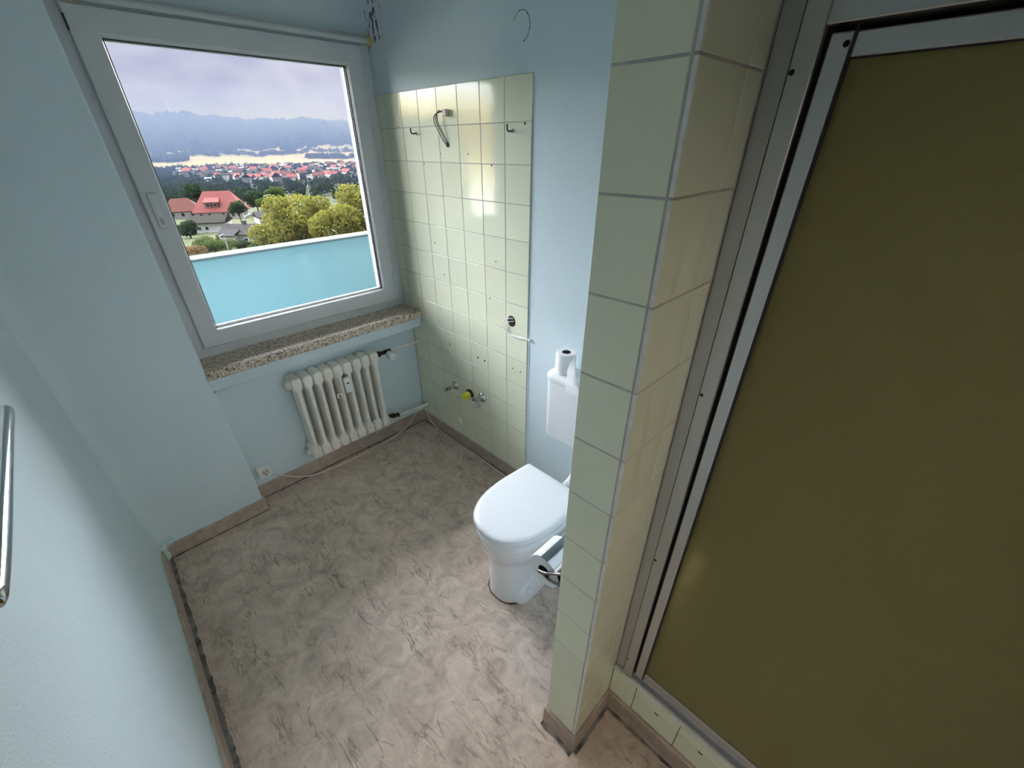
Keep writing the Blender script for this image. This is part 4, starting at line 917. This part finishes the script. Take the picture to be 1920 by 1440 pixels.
def tree(name, label, az, r, zc, R, Hs, n, leaf, material, seed, group=None):
    """crown centre height zc (world), radius R"""
    rg = np.random.default_rng(seed); base = polar(az, r)
    t = thing(name, label, 'tree', base, group); h = zc - base.z
    lobes = [(0, 0, h, R*.72)]
    for k in range(11):
        a = rg.uniform(0, 2*PI); e = rg.uniform(-.6, .95); q = R*.62
        lobes.append((math.cos(a)*q*math.cos(e), math.sin(a)*q*math.cos(e), h + math.sin(e)*q*Hs, R*rg.uniform(.3, .46)))
    trunk = MB().tube([(0, 0, -1), (.1, 0, h*.4), (0, .1, h*.75), (0, 0, h+R*.3)], [R*.07, R*.055, R*.04, R*.015], 8)
    o = link('trunk', mesh('trunk', trunk), M['bark'], t, 180)
    for x, y, z, q in lobes[1:8]: link('branch', mesh('branch', MB().tube([(0, 0, h*.55), (x*.5, y*.5, h*.5+z*.45), (x, y, z)], [R*.035, R*.025, R*.01], 6)), M['bark'], t, 180)
    leaf_cloud('foliage', lobes, n, leaf, material, t); return t
tree('broadleaf_tree', 'tall yellow-green tree rising in the middle of the window view', 20.4, 46, -3.6, 3.1, 1.25, 7500, .17, M['leaf_yellow'], 3)
tree('broadleaf_tree', 'yellowing tree at the right edge of the window view', 27.6, 44, -3.7, 2.9, 1.15, 7000, .17, M['leaf_yellow'], 5)
tree('broadleaf_tree', 'lower olive-yellow tree between the two taller yellow ones', 24.0, 41, -4.5, 2.5, 1.1, 6000, .16, M['leaf_yellow'], 9)
tree('broadleaf_tree', 'yellow-green tree beside the grey-roofed house', 17.6, 52, -6.1, 2.7, 1.1, 6000, .17, M['leaf_yellow'], 12)
tree('broadleaf_tree', 'dark green tree in front of the red-roofed house', 14.25, 176, -15.2, 2.9, 1.2, 1800, .34, M['leaf_dark'], 21)
tree('broadleaf_tree', 'light green round tree near the street lamp', 17.1, 215, -18.3, 3.8, .95, 1800, .42, M['leaf_green'], 23)
tree('broadleaf_tree', 'dark tree right of the red-roofed house', 16.2, 235, -18.5, 5.0, 1.1, 2000, .5, M['leaf_dark'], 25)
tree('broadleaf_tree', 'dark bushy tree between the two red roofs', 10.9, 262, -16.5, 4.6, 1.2, 1800, .5, M['leaf_dark'], 27)
tree('broadleaf_tree', 'green tree left of the white garage house', 9.2, 165, -19.4, 3.2, 1.0, 1800, .36, M['leaf_dark'], 29)
tree('broadleaf_tree', 'olive tree above the street lamp', 18.3, 250, -18.4, 5.0, 1.0, 1800, .5, M['leaf_green'], 31)
def bush(label, az, r, R, n, leaf, material, hz=.7):
    b = polar(az, r); t = thing('bush', label, 'bush', b)
    lobes = [(0, 0, R*.35, R*.7)] + [(RNG.uniform(-.7, .7)*R, RNG.uniform(-.7, .7)*R, R*RNG.uniform(.1, .55), R*RNG.uniform(.3, .5)) for _ in range(6)]
    leaf_cloud('foliage', lobes, n, leaf, material, t, hz)
    link('stem', mesh('stem', MB().cyl((0, 0, -.5), (0, 0, R*.5), .06*R, 6)), M['bark'], t)
bush('large pale green bush in the middle of the meadow', 10.9, 112, 2.9, 1700, .24, M['leaf_green'])
bush('pale bush left of the dark shed', 12.4, 122, 2.5, 1500, .24, M['leaf_meadow'])
bush('dark green bush in front of the dark shed', 13.75, 112, 2.0, 1400, .22, M['leaf_dark'])
bush('orange-brown bush at the left edge of the meadow', 9.0, 108, 2.5, 1500, .22, M['leaf_orange'])
bush('olive bush below the white garage house', 10.3, 138, 3.2, 1600, .28, M['leaf_meadow'])
bush('green bush right of the white garage house', 12.0, 146, 2.6, 1500, .27, M['leaf_green'])
bush('low orange-tinged bush beside the lamp post', 11.4, 98, 1.7, 1000, .20, M['leaf_orange'], .5)
bush('low meadow bush above the parapet at left', 9.6, 92, 2.2, 1200, .20, M['leaf_meadow'], .5)
bush('green hedge bush below the grey-roofed house', 15.2, 104, 2.0, 1300, .22, M['leaf_green'])
bush('small green bush touching the yellow trees', 16.4, 92, 2.0, 1300, .2, M['leaf_green'])
def grass():
    n = 9000; a = RNG.uniform(5, 22, n); r = RNG.uniform(62, 135, n); z = ground(r, a); x, y = r*np.sin(np.radians(a)), r*np.cos(np.radians(a))
    s_ = RNG.uniform(.15, .42, n); d = RNG.uniform(0, PI, n); w = s_*.35
    v = np.stack([np.stack([x-np.cos(d)*w, y-np.sin(d)*w, z-.1], -1), np.stack([x+np.cos(d)*w, y+np.sin(d)*w, z-.1], -1), np.stack([x+RNG.normal(0, .15, n), y+RNG.normal(0, .15, n), z+s_*2], -1)], 1).reshape(-1, 3)
    me = bpy.data.meshes.new('grass'); me.from_pydata(v.tolist(), [], np.arange(n*3).reshape(-1, 3).tolist()); me.update(); return me
tag(link('grass', grass(), M['leaf_meadow']), 'tall pale grass of the meadow below the balcony', 'grass', kind='stuff')
for az, r, hh, lb in ((17.8, 205, 5.2, 'pale street lamp with arm near the round green tree'), (12.2, 108, 3.6, 'pale lamp post in the meadow beside the shed')):
    b = polar(az, r); b.z = EYE + r*math.tan(math.radians(-5.95 if r > 150 else -9.95)); t = thing('street_lamp', lb, 'street lamp', b)
    obj('post', MB().cyl(b + Vector((0, 0, -2)), b + Vector((0, 0, hh)), .14, 8, .10), M['lamp_post'], t)
    obj('arm', MB().cyl(b + Vector((0, 0, hh)), b + Vector((-2.6 if r > 150 else -.9, 0, hh-.3)), .12, 8), M['lamp_post'], t)
def haze_wedge():
    # low layer of haze lying in the valley, thicker towards the ridge
    az = np.linspace(-80, 88, 57); secs = []; rs = [260, 500, 800, 1200, 1700, 2300, 3000, 4150]
    for a in az:
        secs.append([tuple(polar(a, r, -80)) for r in rs] + [tuple(polar(a, r, EYE + 150*(1-math.exp(-r/1400)))) for r in reversed(rs)])
    return MB().loft(secs)
tag(obj('haze', haze_wedge(), M['haze']), 'bluish haze filling the valley', 'haze', kind='stuff')
